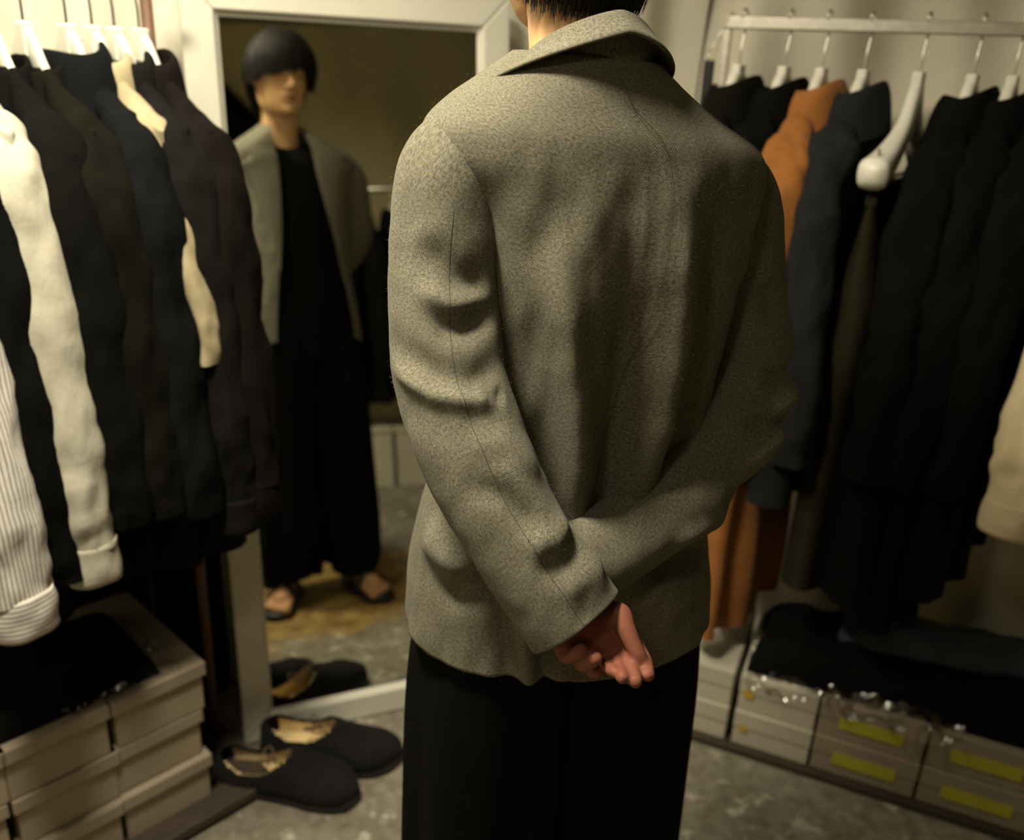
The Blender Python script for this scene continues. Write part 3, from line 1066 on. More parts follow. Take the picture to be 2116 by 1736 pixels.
# ------------------------------------------------------------------ shoes
def make_shoe(loc, yaw, side, label):
    """black laced shoe; local +x to the toe, z up"""
    r = empty('black_shoe', loc, yaw, label, 'shoe', 'pair of black shoes by the mirror')
    r.scale = (1.10, 1.14, 1.08)
    L = 0.285
    n = 44
    s = np.linspace(0, 1, n)

    def outline(t):
        hw_ = interp(t, [0, 0.04, 0.15, 0.35, 0.55, 0.72, 0.88, 0.96, 1.0], [0.012, 0.026, 0.034, 0.036, 0.044, 0.050, 0.042, 0.026, 0.006])
        off = side * interp(t, [0, 0.3, 0.6, 0.85, 1], [0, 0.0, 0.006, 0.002, -0.006])
        return hw_, off
    hw_, off = outline(s)
    top = interp(s, [0, 0.06, 0.2, 0.40, 0.50, 0.60, 0.75, 0.9, 0.97, 1.0], [0.070, 0.076, 0.072, 0.078, 0.086, 0.074, 0.060, 0.052, 0.038, 0.024])
    # upper: cross sections as arches, open over the foot hole 0.06..0.46
    na = 33
    a = np.linspace(0, pi, na)
    Pm = np.zeros((n, na, 3))
    for i in range(n):
        ca, sa = np.cos(a), np.sin(a)
        y = off[i] + hw_[i] * np.sign(ca) * np.abs(ca) ** 0.72
        z = 0.020 + (top[i] - 0.020) * np.abs(sa) ** 0.62
        Pm[i] = np.c_[np.full(na, s[i] * L - 0.02 * L * 0 + (0.004 * np.abs(sa) if i > n - 4 else 0)), y, z]
    v, f = Pm.reshape(-1, 3), []
    for i in range(n - 1):
        for j in range(na - 1):
            sc = (s[i] + s[i + 1]) / 2
            am = (a[j] + a[j + 1]) / 2
            hole = 0.045 < sc < 0.52 and abs(am - pi / 2) < (1.02 * math.sin(pi * min(1, max(0, (sc - 0.045) / 0.475))) ** 0.5)
            if not hole:
                f.append((i * na + j, (i + 1) * na + j, (i + 1) * na + j + 1, i * na + j + 1))
    up = obj('upper', v, f, M_SHOE, r)
    mod_solid(up, 0.004)
    # tan lining
    v2 = v.copy().reshape(n, na, 3)
    v2[..., 1] = off[:, None] + (v2[..., 1] - off[:, None]) * 0.90
    v2[..., 2] = 0.020 + (v2[..., 2] - 0.020) * 0.955
    k0, k1 = 3, int(n * 0.60)
    f2 = []
    for i in range(k0, k1):
        for j in range(na - 1):
            sc = (s[i] + s[i + 1]) / 2
            am = (a[j] + a[j + 1]) / 2
            if not (0.05 < sc < 0.51 and abs(am - pi / 2) < 1.00 * math.sin(pi * min(1, max(0, (sc - 0.05) / 0.46))) ** 0.5):
                f2.append((i * na + j, i * na + j + 1, (i + 1) * na + j + 1, (i + 1) * na + j))
    obj('lining', v2.reshape(-1, 3) + np.array([0.003, 0, 0]), f2, M_INSOLE, r)
    ins = np.array([[(s[i] * L, off[i] + t * hw_[i] * 0.86, 0.027) for t in np.linspace(-1, 1, 5)] for i in range(2, n - 8)])
    grid('insole', ins, M_INSOLE, r)
    # sole
    ring = []
    for z, k in ((0.0, 0.96), (0.003, 1.05), (0.018, 1.07), (0.022, 1.02)):
        lo_ = [(s[i] * L * 1.0 + (s[i] - 0.5) * 0.012 * k, off[i] + hw_[i] * k, z) for i in range(n)]
        hi_ = [(s[i] * L * 1.0 + (s[i] - 0.5) * 0.012 * k, off[i] - hw_[i] * k, z) for i in range(n - 1, -1, -1)]
        ring.append(lo_ + hi_)
    grid('sole', np.array(ring), M_SOLE, r, wrap=True, capa=True, capb=True)
    # laces
    for k in range(3):
        x0 = L * (0.44 + 0.035 * k)
        z0 = float(interp([0.44 + 0.035 * k], s, top)[0]) + 0.002
        lc = MB()
        lc.tube(spline([(x0, off[20] - 0.018, z0 - 0.009), (x0 + 0.006, off[20], z0 + 0.003), (x0, off[20] + 0.018, z0 - 0.009)], 10), 0.0022, 6)
        lc.build('lace', M_LACE, r, smooth=True)
    lc = MB()
    x0, z0 = L * 0.43, 0.074
    lc.tube(spline([(x0, 0, z0), (x0 - 0.02, 0.022, z0 + 0.008), (x0 - 0.03, 0.012, z0), (x0, 0, z0), (x0 - 0.022, -0.02, z0 + 0.006), (x0 - 0.03, -0.008, z0), (x0, 0, z0)], 36), 0.0020, 6)
    lc.build('lace_bow', M_LACE, r, smooth=True)
    return r


def place_shoe(hx, hy, tx, ty, side, label):
    h, t = on_z(hx, hy, 0.0), on_z(tx, ty, 0.0)
    d = t - h
    make_shoe((h[0], h[1], 0.0), math.atan2(d[1], d[0]), side, label)
    return np.linalg.norm(d)


place_shoe(452, 1612, 735, 1652, 1, 'black laced shoe with tan lining, the nearer of the pair by the mirror')
place_shoe(548, 1548, 812, 1574, -1, 'black laced shoe with tan lining, touching the mirror frame')

# ------------------------------------------------------------------ what the mirror shows behind the viewer
RD3 = np.array([0.79, 0.61, 0])
Y3 = math.atan2(0.61, 0.79)
P3 = np.array([1.16, -0.03, 0])
r3 = empty('clothes_rack', tuple(P3), Y3, 'steel clothes rack seen in the mirror behind the customer', 'clothes rack')
q = MB()
q.tube([(-0.50, 0, 1.42), (0.72, 0, 1.42)], 0.014, 14)
q.build('rail', M_STEEL, r3, smooth=True)
for sx in (-0.49, 0.71):
    q = MB()
    q.tube([(sx, 0, 0), (sx, 0, 1.43)], 0.011, 12)
    q.build('post', M_STEEL, r3, smooth=True)
for k in range(7):
    s_ = -0.36 + 0.15 * k
    nk = P3 + RD3 * s_ + np.array([0, 0, 1.345])
    wh = ['leftmost', 'second', 'third', 'fourth', 'fifth', 'sixth', 'seventh'][k]
    make_hanger(tuple(nk), Y3 + math.radians(70), 1.434, True, 'white hanger, %s on the rack seen in the mirror' % wh, 'hangers on the mirrored rack')
    make_garment('hanging_coat', tuple(nk + np.array([0, 0, 0.0])), Y3 + math.radians(70), [M_BLACK, M_BLACKWOOL, M_CHAR][k % 3 if k != 2 else 0],
                 'dark coat, %s on the rack seen in the mirror' % wh, 'coat', 'coats on the mirrored rack', length=0.92, sl=0.6, seed=20 + k, collar='jacket', thick=0.05, top_t=0.032)
for k in range(4):
    p = P3 + RD3 * (-0.62 + 0.33 * k) + np.array([-0.61, 0.79, 0]) * 0.10 + np.array([0, 0, 0.0])
    make_box('storage_box', tuple(p + np.array([0.61, -0.79, 0]) * 0.0), Y3 + pi, -0.315, 0.30, 0.30, M_CARD, 'white storage box, %s under the rack seen in the mirror' % ['leftmost', 'second', 'third', 'rightmost'][k],
             'white boxes under the mirrored rack') if False else make_box('storage_box', tuple(p + RD3 * 0.315), Y3 + pi, 0.315, 0.30, 0.30, M_CARD,
             'white storage box, %s under the rack seen in the mirror' % ['leftmost', 'second', 'third', 'rightmost'][k], 'white boxes under the mirrored rack')
# black cloth pinned slanting across the rear drape
n_, m_2 = 40, 30
U, V = np.meshgrid(np.linspace(0, 1, n_), np.linspace(0, 1, m_2))
wd = np.array([0.835, 0.55, 0])
p0 = np.array([0.75, -1.666, 0])
P = np.zeros((m_2, n_, 3))
ztop = np.minimum(2.36, 2.68 - 0.88 * U)
for j in range(m_2):
    for i in range(n_):
        z = ztop[j, i] * (1 - V[j, i]) + 0.9 * V[j, i]
        P[j, i] = p0 + wd * (0.8 * U[j, i]) + np.array([-0.55, 0.835, 0]) * (0.08 + 0.03 * math.sin(U[j, i] * 16 + V[j, i] * 2)) + np.array([0, 0, z])
o = mod_solid(grid('black_drape', P, M_BLACK), 0.003)
tag(o, 'black cloth pinned slanting on the rear drape, seen in the mirror', 'cloth')

# ------------------------------------------------------------------ the customer
PO = np.array([0.08, 1.0, 0.0])
PYAW = math.atan2(0.391, 0.92)
PF = np.array([-0.391, 0.92, 0])
PR = np.array([0.92, 0.391, 0])
person = empty('person', tuple(PO), PYAW, 'person in a grey herringbone jacket with hands clasped behind the back, facing the mirror', 'person')


def pxl(x, y, yl):
    """photo pixel -> person's own coordinates on the plane yl in front of (+) or behind (-) the body axis"""
    d = ray(x, y)
    t = (PF @ (PO - CAMP) + yl) / (PF @ d)
    P = CAMP + d * t - PO
    return np.array([P @ PR, yl, P[2]])


def sculpt(P, N, strokes, mask=None):
    """push a grid along its normals under strokes (pixel polyline, assumed depth, radius m, height m)"""
    sh = P.shape
    Q = P.reshape(-1, 3)
    d = np.zeros(len(Q))
    for pts, yl, r, h in strokes:
        L3 = np.array([pxl(x, y, yl) for x, y in pts])
        dist, al = segdist(Q[:, [0, 2]], L3[:, [0, 2]])
        fade = np.clip(np.minimum(al, 1 - al) / 0.30, 0, 1)
        fade = fade * fade * (3 - 2 * fade)
        d += h * fade * np.exp(-(dist / r) ** 2)
    d = d.reshape(sh[:2])
    if mask is not None:
        d = d * mask
    return P + N * d[..., None]


# ---- jacket body: open shell from the left front edge round the back to the right front edge
NU, NV = 230, 210
ZT, ZB = 1.494, 0.826
vz = np.linspace(0, 1, NV)
zz = ZT + (ZB - ZT) * vz ** 1.0
TZ = [1.505, 1.490, 1.470, 1.445, 1.420, 1.395, 1.36, 1.32, 1.25, 1.18, 1.08, 0.98, 0.90, 0.815]
TA = [0.062, 0.077, 0.106, 0.146, 0.184, 0.194, 0.182, 0.170, 0.162, 0.158, 0.160, 0.176, 0.190, 0.197]
TBK = [0.070, 0.080, 0.092, 0.104, 0.113, 0.119, 0.126, 0.132, 0.136, 0.134, 0.128, 0.122, 0.128, 0.136]
TBF = [0.066, 0.082, 0.094, 0.104, 0.110, 0.116, 0.120, 0.124, 0.128, 0.130, 0.132, 0.134, 0.138, 0.142]
TXC = [-0.026, -0.026, -0.024, -0.018, -0.006, 0.000, 0.002, 0.002, 0.000, -0.004, -0.008, -0.012, -0.012, -0.012]
TYC = [-0.005, -0.004, 0.0, 0.002, 0.0, 0.0, 0.0, 0.0, 0.0, 0.0, 0.0, 0.0, 0.0, 0.0]
TTW = [0, 0, 0, 0, 0, 0, 0, -1, -3, -6, -10, -15, -17, -18]
XL = [-0.060, -0.066, -0.070, -0.070, -0.066, -0.062, -0.060, -0.062, -0.070, -0.082, -0.102, -0.128, -0.142, -0.152]
XR = [0.020, 0.026, 0.032, 0.036, 0.042, 0.046, 0.050, 0.056, 0.066, 0.078, 0.092, 0.106, 0.116, 0.124]


def torso_point(sv, z, grow=0.0):
    """sv: 0..1 arrays along the shell; z: array same shape"""
    a = interp(z, TZ, TA) + grow
    bb = interp(z, TZ, TBK) + grow
    bf = interp(z, TZ, TBF) + grow
    xc = interp(z, TZ, TXC)
    yc = interp(z, TZ, TYC)
    tw = np.radians(interp(z, TZ, TTW))
    xl = np.clip((interp(z, TZ, XL) - xc) / a, -0.97, 0.97)
    xr = np.clip((interp(z, TZ, XR) - xc) / a, -0.97, 0.97)
    e = 2.35
    # angle phi: 0 = centre back, +-pi = centre front; x = a*sgn(sin)|sin|^(2/e)
    inv = lambda q: np.arcsin(np.clip(np.abs(q), 0, 1) ** (e / 2))
    pL = -(pi - inv(xl))
    pR = (pi - inv(xr))
    ph = pL + (pR - pL) * sv
    sn, cs = np.sin(ph), np.cos(ph)
    x = a * np.sign(sn) * np.abs(sn) ** (2 / e)
    y = -np.where(cs > 0, bb, bf) * np.sign(cs) * np.abs(cs) ** (2 / e)
    X = xc + x * np.cos(tw) - y * np.sin(tw)
    Y = yc + x * np.sin(tw) + y * np.cos(tw)
    Z = z - 0.055 * x * np.clip((z - 1.15) / 0.25, 0, 1)
    return np.stack([X, Y, Z], -1), ph


su = np.linspace(0, 1, NU)
S2, Z2 = np.meshgrid(su, zz)
# lower edge dips a little at the quarters and is cut away at the fronts
hem = 0.020 * np.sin(S2 * 2 * pi * 1.5 + 0.6) + 0.055 * np.exp(-(S2 / 0.05) ** 2) + 0.055 * np.exp(-((1 - S2) / 0.05) ** 2)
Z2 = Z2 + hem * np.clip((1.0 - Z2) / 0.2, 0, 1) ** 2 * 0.6
JP, PH = torso_point(S2, Z2)
JN = gnormals(JP)
if (JN[100, 115] @ np.array([0, -1, 0])) < 0:
    JN = -JN
back = np.clip(JN[..., 1] * -2.2 + 0.25, 0, 1)
BACK_STROKES = [
    ([(1045, 330), (1030, 520), (1045, 700), (1070, 860)], -0.12, 0.020, -0.0075),
    ([(985, 420), (1012, 640), (1048, 820), (1090, 930)], -0.11, 0.014, 0.006),
    ([(1160, 420), (1180, 700), (1205, 940), (1200, 1180)], -0.125, 0.018, 0.020),
    ([(1110, 560), (1110, 780), (1150, 1000), (1180, 1150)], -0.125, 0.022, -0.013),
    ([(1300, 480), (1285, 780), (1250, 1000), (1230, 1160)], -0.125, 0.022, -0.017),
    ([(1410, 330), (1405, 600), (1370, 860), (1300, 1120)], -0.125, 0.022, 0.013),
    ([(1490, 330), (1460, 640), (1410, 880), (1330, 1120)], -0.11, 0.026, -0.022),
    ([(1560, 360), (1530, 620)], -0.09, 0.015, 0.006),
    ([(1215, 300), (1235, 560), (1240, 760)], -0.13, 0.018, 0.004),
    # skirt of the jacket below the wrists
    ([(900, 1160), (950, 1200), (1010, 1230)], -0.10, 0.022, 0.0145),
    ([(930, 1290), (1010, 1270), (1060, 1240)], -0.11, 0.020, -0.0116),
    ([(1020, 1200), (1066, 1300), (1072, 1400), (1072, 1520)], -0.13, 0.017, -0.014),
    ([(1100, 1200), (1108, 1300), (1112, 1420), (1112, 1540)], -0.14, 0.011, 0.012),
    ([(1135, 1250), (1140, 1340), (1140, 1520)], -0.14, 0.010, -0.018),
    ([(1300, 1160), (1350, 1190), (1400, 1230)], -0.10, 0.030, 0.0145),
    ([(1290, 1130), (1380, 1130), (1440, 1100)], -0.09, 0.020, -0.0145),
]
JP = sculpt(JP, JN, BACK_STROKES, back)
JP = JP + JN * (0.0035 * noise3(JP, (26, 26, 11), 3.3, 2) * np.clip((1.46 - Z2) / 0.1, 0.15, 1))[..., None]
# centre back seam as a fine groove
seam_s = np.abs(PH)
JP = JP - JN * (0.0016 * np.exp(-(seam_s / 0.012) ** 2) * np.clip((1.5 - Z2) / 0.05, 0, 1))[..., None]
du = np.linalg.norm(np.diff(JP, axis=1), axis=2)
mid = NU // 2
ucum = np.concatenate([np.zeros((NV, 1)), np.cumsum(du, axis=1)], axis=1)
ucum -= ucum[:, mid:mid + 1]
ucum = ucum * 0.5 + (np.linspace(-0.5, 0.5, NU)[None, :] * 0.62) * 0.5
dv = np.linalg.norm(np.diff(JP, axis=0), axis=2)
vcum = np.concatenate([np.zeros((1, NU)), np.cumsum(dv, axis=0)], axis=0)
vcum = vcum.mean(axis=1)[:, None] + 0 * vcum
uvj = np.dstack([ucum, -vcum])
jacket = grid('jacket', JP, M_TWEED, person, uv=uvj)
tag(jacket, 'grey herringbone tweed jacket')
mod_solid(jacket, 0.004, -1 if False else 1)

cs_ = int(np.argmin(np.abs(PH[100])))
q = MB()
q.tube(JP[6:NV - 2, cs_] + JN[6:NV - 2, cs_] * 0.0038, 0.0003, 6)
# ---- sleeves
NS, NR = 220, 120


M_SEAM = mat('dark_seam_thread', (0.03, 0.027, 0.02), rough=0.95)


def sleeve(name, ctrl, rad, strokes, seed, seam):
    c = spline(ctrl, NS)
    k = np.linspace(0, 1, NS)
    rr = spline(np.asarray(rad, float), NS)
    P = loft(c, rr[:, 0], rr[:, 1], NR, (0, 1, 0), 2.15)
    N = gnormals(P, True)
    ctr = c[:, None, :]
    flip = np.sign(((P - ctr) * N).sum(2).mean())
    N = N * flip
    mask = np.clip(-N[..., 1] * 2.2 + 0.45, 0, 1)
    P = sculpt(P, N, strokes, mask)
    P = P + N * (0.0035 * noise3(P, (20, 20, 15), seed, 1) + 0.0008 * noise3(P, (60, 60, 40), seed + 5, 1))[..., None] * np.clip(k * 5, 0, 1)[:, None, None]
    # back seam
    ln = np.r_[0, np.cumsum(np.linalg.norm(np.diff(c, axis=0), axis=1))]
    # turned-in cuff
    T = (c[-1] - c[-4])
    T /= np.linalg.norm(T)
    ends = []
    for q, g in ((0.0015, 0.985), (0.0005, 0.93), (-0.006, 0.91), (-0.03, 0.90)):
        ends.append(c[-1] + T * q + (P[-1] - c[-1]) * g)
    P = np.concatenate([P, np.array(ends)], axis=0)
    ln = np.r_[ln, ln[-1] + np.array([0.002, 0.004, 0.01, 0.03])]
    u = np.linspace(0, 0.34, NR)
    uv = np.dstack([np.broadcast_to(u, (len(ln), NR)), np.broadcast_to(-ln[:, None], (len(ln), NR))])
    o = grid(name, P, M_TWEED, jacket, wrap=True, uv=uv)
    # back seam of the sleeve: a fine dark thread lying in the cloth
    r0 = NS // 2
    j0 = int(np.argmin(np.linalg.norm(P[r0][:, [0, 2]] - seam[[0, 2]], axis=1) + 10 * (N[r0, :, 1] > 0)))
    q = MB()
    q.tube(P[int(NS * 0.22):NS, j0] + N[int(NS * 0.22):NS, j0] * -0.0001, 0.00035, 6)
    q.build('seam', M_SEAM, o, smooth=True)
    return o


L_CTRL = [(-0.108, 0.000, 1.402), (-0.160, -0.006, 1.381), (-0.176, -0.016, 1.324), (-0.184, -0.036, 1.255), (-0.187, -0.064, 1.192), (-0.180, -0.100, 1.140), (-0.164, -0.142, 1.085), (-0.138, -0.184, 1.030), (-0.104, -0.222, 0.974)]
L_RAD = [(0.062, 0.050), (0.062, 0.057), (0.062, 0.055), (0.060, 0.053), (0.060, 0.055), (0.058, 0.056), (0.054, 0.052), (0.050, 0.049), (0.048, 0.049)]
L_STR = [
    ([(800, 770), (880, 800), (960, 800), (1040, 775)], -0.10, 0.010, 0.011),
    ([(790, 715), (880, 755), (960, 762), (1050, 735)], -0.09, 0.018, -0.008),
    ([(800, 850), (900, 860), (1000, 850)], -0.11, 0.022, -0.004),
    ([(860, 500), (930, 570), (1020, 600)], -0.08, 0.018, -0.008),
    ([(860, 600), (930, 628), (1030, 620)], -0.09, 0.012, 0.007),
    ([(870, 690), (950, 672), (1040, 640)], -0.10, 0.016, -0.011),
    ([(985, 800), (1040, 812)], -0.12, 0.008, -0.006),
    ([(940, 900), (1020, 900), (1100, 960)], -0.14, 0.014, 0.006),
    ([(940, 990), (1020, 1000), (1080, 1060)], -0.16, 0.013, -0.006),
    ([(990, 930), (1050, 985), (1110, 1050)], -0.16, 0.010, 0.005),
    ([(1040, 1090), (1110, 1080), (1170, 1050)], -0.18, 0.012, 0.007),
    ([(1060, 1140), (1130, 1130), (1190, 1090)], -0.19, 0.013, -0.006),
    ([(1110, 1170), (1180, 1150), (1240, 1150)], -0.20, 0.012, 0.006),
    ([(1120, 1230), (1200, 1210), (1260, 1200)], -0.21, 0.013, -0.004),
]
q.build('seam', M_SEAM, jacket, smooth=True)
sl_l = sleeve('sleeve', L_CTRL, L_RAD, L_STR, 11.0, pxl(945, 800, -0.11))
R_CTRL = [(0.108, 0.000, 1.376), (0.164, -0.006, 1.352), (0.180, -0.014, 1.296), (0.190, -0.028, 1.225), (0.192, -0.054, 1.165), (0.166, -0.080, 1.112), (0.118, -0.100, 1.066), (0.054, -0.116, 1.030), (-0.048, -0.132, 0.982)]
R_RAD = [(0.062, 0.050), (0.062, 0.056), (0.062, 0.054), (0.060, 0.052), (0.058, 0.053), (0.050, 0.055), (0.043, 0.055), (0.038, 0.052), (0.036, 0.048)]
R_STR = [
    ([(1640, 740), (1570, 740), (1500, 745)], -0.05, 0.011, -0.010),
    ([(1635, 775), (1570, 800), (1510, 820)], -0.06, 0.012, 0.007),
    ([(1600, 840), (1540, 845), (1480, 850)], -0.08, 0.010, -0.008),
    ([(1600, 870), (1540, 895), (1470, 930)], -0.09, 0.011, 0.007),
    ([(1570, 960), (1510, 985), (1440, 1010)], -0.10, 0.013, -0.009),
    ([(1500, 1050), (1430, 1065), (1340, 1090)], -0.12, 0.012, 0.008),
    ([(1590, 400), (1585, 520)], 0.0, 0.012, 0.004),
    ([(1555, 560), (1560, 660)], -0.05, 0.016, -0.008),
]
sl_r = sleeve('sleeve', R_CTRL, R_RAD, R_STR, 17.0, pxl(1520, 830, -0.11))

# ---- collar: fall over a stand, running into the lapels
nc = 90
tc = np.linspace(-1, 1, nc)
CR = []
for t in tc:
    a_ = t * 2.2                     # angle from centre back
    sx, cy = math.sin(a_), -math.cos(a_)
    f = abs(t)
    # inner stand bottom, fold top, outer edge
    row = []
    top = 1.534 - 0.064 * f ** 1.4
    fl_ = 0.034 if t < 0 else 0.016
    for r_, dz in ((0.064, -0.036), (0.062, -0.010), (0.064, 0.0), (0.069, 0.002), (0.076, -0.004), (0.082 + 0.010 * f, -0.009 - 0.010 * f), (0.090 + fl_ * f, -0.015 - 0.017 * f), (0.090 + fl_ * f, -0.019 - 0.017 * f), (0.082 + fl_ * f, -0.015 - 0.015 * f), (0.074, -0.012), (0.075, -0.030), (0.082, -0.058)):
        row.append((-0.026 + sx * (r_ - 0.002) * (0.97 if sx < 0 else 0.90), -0.006 + cy * r_ * (1.0 if cy < 0 else 1.15), top + dz))
    CR.append(row)
CRa = np.array(CR)
CRs = np.array([spline(r_, 34) for r_ in CRa])
lenc = np.r_[0, np.cumsum(np.linalg.norm(np.diff(CRs[:, 14], axis=0), axis=1))]
uvc = np.dstack([np.broadcast_to(lenc[:, None], (nc, 34)), np.broadcast_to(np.linspace(0, 0.12, 34), (nc, 34))])
grid('collar', CRs, M_TWEED, jacket, uv=uvc)

# ---- lapels lying on the fronts
for sgn in (-1, 1):
    nl, nw = 50, 14
    LP = np.zeros((nl, nw, 3))
    for i, t in enumerate(np.linspace(0, 1, nl)):
        z = 1.475 - 0.40 * t
        wd_ = 0.012 + 0.072 * max(0.0, 1 - abs(t - 0.22) / 0.78 if t > 0.22 else t / 0.22 * 0.7 + 0.3)
        if 0.16 < t < 0.215:
            wd_ *= 0.72
        wd_ *= (1 - t) ** 0.35 + 0.02
        for j, q in enumerate(np.linspace(0, 1, nw)):
            sv = q * wd_ / 0.62
            sv = sv if sgn < 0 else 1 - sv
            p, _ = torso_point(np.array([sv]), np.array([z - 0.012 * q]), 0.008 + 0.006 * math.sin(pi * q) * (1 - t))
            LP[i, j] = p[0]
    uvl = np.dstack([np.broadcast_to(np.linspace(0, 0.08, nw), (nl, nw)), np.broadcast_to(np.linspace(0, 0.4, nl)[:, None], (nl, nw))])
    lo_ = grid('lapel', LP, M_TWEED, jacket, uv=uvl)
    mod_solid(lo_, 0.003, 0)

# ---- black top under the jacket
tp_z = np.linspace(1.47, 0.80, 60)
TPt = np.zeros((60, 64, 3))
for i, z in enumerate(tp_z):
    a = float(interp([z], TZ, TA)[0]) * 0.90 - 0.006
    a = min(a, 0.155)
    bb = float(interp([z], TZ, TBK)[0]) - 0.030
    bf = float(interp([z], TZ, TBF)[0]) - 0.016
    xc = float(interp([z], TZ, TXC)[0])
    for j, t in enumerate(np.linspace(0, 2 * pi, 64, endpoint=False)):
        y = math.cos(t)
        zz_ = z - 0.045 * max(0, y) ** 2 * max(0, (z - 1.38) / 0.09)
        TPt[i, j] = (xc + a * math.sin(t), (bf if y > 0 else bb) * y, zz_)
grid('black_top', TPt, M_BLACK, person, wrap=True)

# ---- wide black trousers
tr = MB()
for sgn in (-1, 1):
    zs = np.linspace(0.98, 0.085, 70)
    k = (0.98 - zs) / (0.98 - 0.085)
    cx = interp(k, [0, 0.2, 0.5, 0.8, 1], [0.045, 0.075, 0.088, 0.098, 0.108]) * sgn
    ax = interp(k, [0, 0.12, 0.3, 0.6, 0.85, 1], [0.105, 0.112, 0.114, 0.110, 0.104, 0.092])
    ay = interp(k, [0, 0.12, 0.3, 0.6, 0.85, 1], [0.095, 0.110, 0.122, 0.126, 0.120, 0.104])
    tw = np.radians(-16 + 10 * k)
    n = 72
    th_ = np.linspace(0, 2 * pi, n, endpoint=False)
    P = np.zeros((70, n, 3))
    for i in range(70):
        fold = 1 + 0.10 * k[i] * np.sin(5 * th_ + sgn + 1.4 * k[i]) + 0.05 * k[i] * np.sin(9 * th_ + 2 * sgn)
        x = cx[i] + ax[i] * np.cos(th_) * fold
        y = 0.005 + ay[i] * np.sin(th_) * fold
        P[i] = np.c_[x * math.cos(tw[i]) - y * math.sin(tw[i]) - 0.006, x * math.sin(tw[i]) + y * math.cos(tw[i]), np.full(n, zs[i]) + 0.014 * np.sin(2 * th_ + sgn) * k[i] ** 4]
    tr.add(P.reshape(-1, 3), gridfaces(n, 70, True) + [tuple(range(n))])
tro = tr.build('trousers', M_BLACK, person, smooth=True)
tag(tro, 'wide black trousers')

# ---- body: one continuous surface (head, neck, torso, arms, hands, legs, feet)
bm = MB()


def bone(pts, r, n=16, ratio=1.0, ref=(0, 1, 0), steps=5):
    pts = np.asarray(pts, float)
    r = np.broadcast_to(np.asarray(r, float), (len(pts),))
    k = (len(pts) - 1) * steps + 1
    c = spline(pts, k)
    rr = spline(r[:, None], k)[:, 0]
    # rounded ends
    T0 = c[0] - c[1]
    T0 /= np.linalg.norm(T0)
    T1 = c[-1] - c[-2]
    T1 /= np.linalg.norm(T1)
    hd = [c[0] + T0 * rr[0] * q for q in (0.95, 0.75, 0.4)]
    tl = [c[-1] + T1 * rr[-1] * q for q in (0.4, 0.75, 0.95)]
    c = np.vstack([hd, c, tl])
    rr = np.r_[rr[0] * np.array([0.3, 0.66, 0.92]), rr, rr[-1] * np.array([0.92, 0.66, 0.3])]
    P = loft(c, rr, rr * ratio, n, ref)
    f = gridfaces(n, len(c), True) + [tuple(range(n - 1, -1, -1)), tuple((len(c) - 1) * n + i for i in range(n))]
    bm.add(P.reshape(-1, 3), f)


# trunk and limbs (all inside the clothes)
bone([(-0.01, 0, 0.92), (-0.01, 0, 1.10), (0.0, -0.005, 1.28), (-0.01, -0.01, 1.38)], [0.085, 0.080, 0.088, 0.070], 20, 1.25)
bone([(-0.022, -0.018, 1.36), (-0.026, -0.006, 1.46), (-0.028, 0.010, 1.53), (-0.028, 0.022, 1.58)], [0.062, 0.056, 0.054, 0.055], 24)
bone([(-0.12, -0.005, 1.36), (0.11, -0.005, 1.34)], [0.045, 0.045], 16)
for c_ in (L_CTRL, R_CTRL):
    bone([c_[1], c_[2], c_[4], c_[6], c_[8]], [0.044, 0.042, 0.038, 0.033, 0.026], 14)
for sgn in (-1, 1):
    bone([(0.06 * sgn, 0, 0.93), (0.085 * sgn, 0.01, 0.5), (0.10 * sgn, -0.005, 0.10)], [0.075, 0.052, 0.036], 14)
    # foot: heel to toes, turned out
    an = math.radians(90 - 14 * sgn + (8 if sgn < 0 else 0))
    fx, fy = math.cos(an), math.sin(an)
    hx, hy = 0.10 * sgn, -0.045
    g = lambda d, s_, z: (hx + fx * d + fy * s_, hy + fy * d - fx * s_, z)
    bone([g(0, 0, 0.050), g(0.05, 0, 0.060), g(0.11, 0.002 * sgn, 0.048), g(0.165, 0.004, 0.034)], [0.030, 0.034, 0.034, 0.030], 14, 1.15)
    for q in range(5):
        s_ = sgn * (-0.032 + 0.016 * q)
        ln = [0.225, 0.220, 0.213, 0.203, 0.190][q]
        bone([g(0.150, s_ * 0.9, 0.036), g((0.15 + ln) / 2, s_, 0.034), g(ln, s_ * 1.05, 0.029)], [0.012, 0.011, 0.0105 if q else 0.013], 10)

# head: profile rings, local head frame
HC = np.array([-0.024, 0.044, 1.630])
HY, HT = math.radians(-10), math.radians(-4)       # head turned slightly to the right shoulder
hr = np.array([math.cos(HY), math.sin(HY), 0])
hf0 = np.array([-math.sin(HY), math.cos(HY), 0])
hf = hf0 * math.cos(HT) + np.array([0, 0, 1]) * math.sin(HT)
hu = np.cross(hr, hf)
HR_ = math.radians(5)
hr, hu = hr * math.cos(HR_) - hu * math.sin(HR_), hu * math.cos(HR_) + hr * math.sin(HR_)


def hp(x, y, z):
    return HC + hr * x + hf * y + hu * z


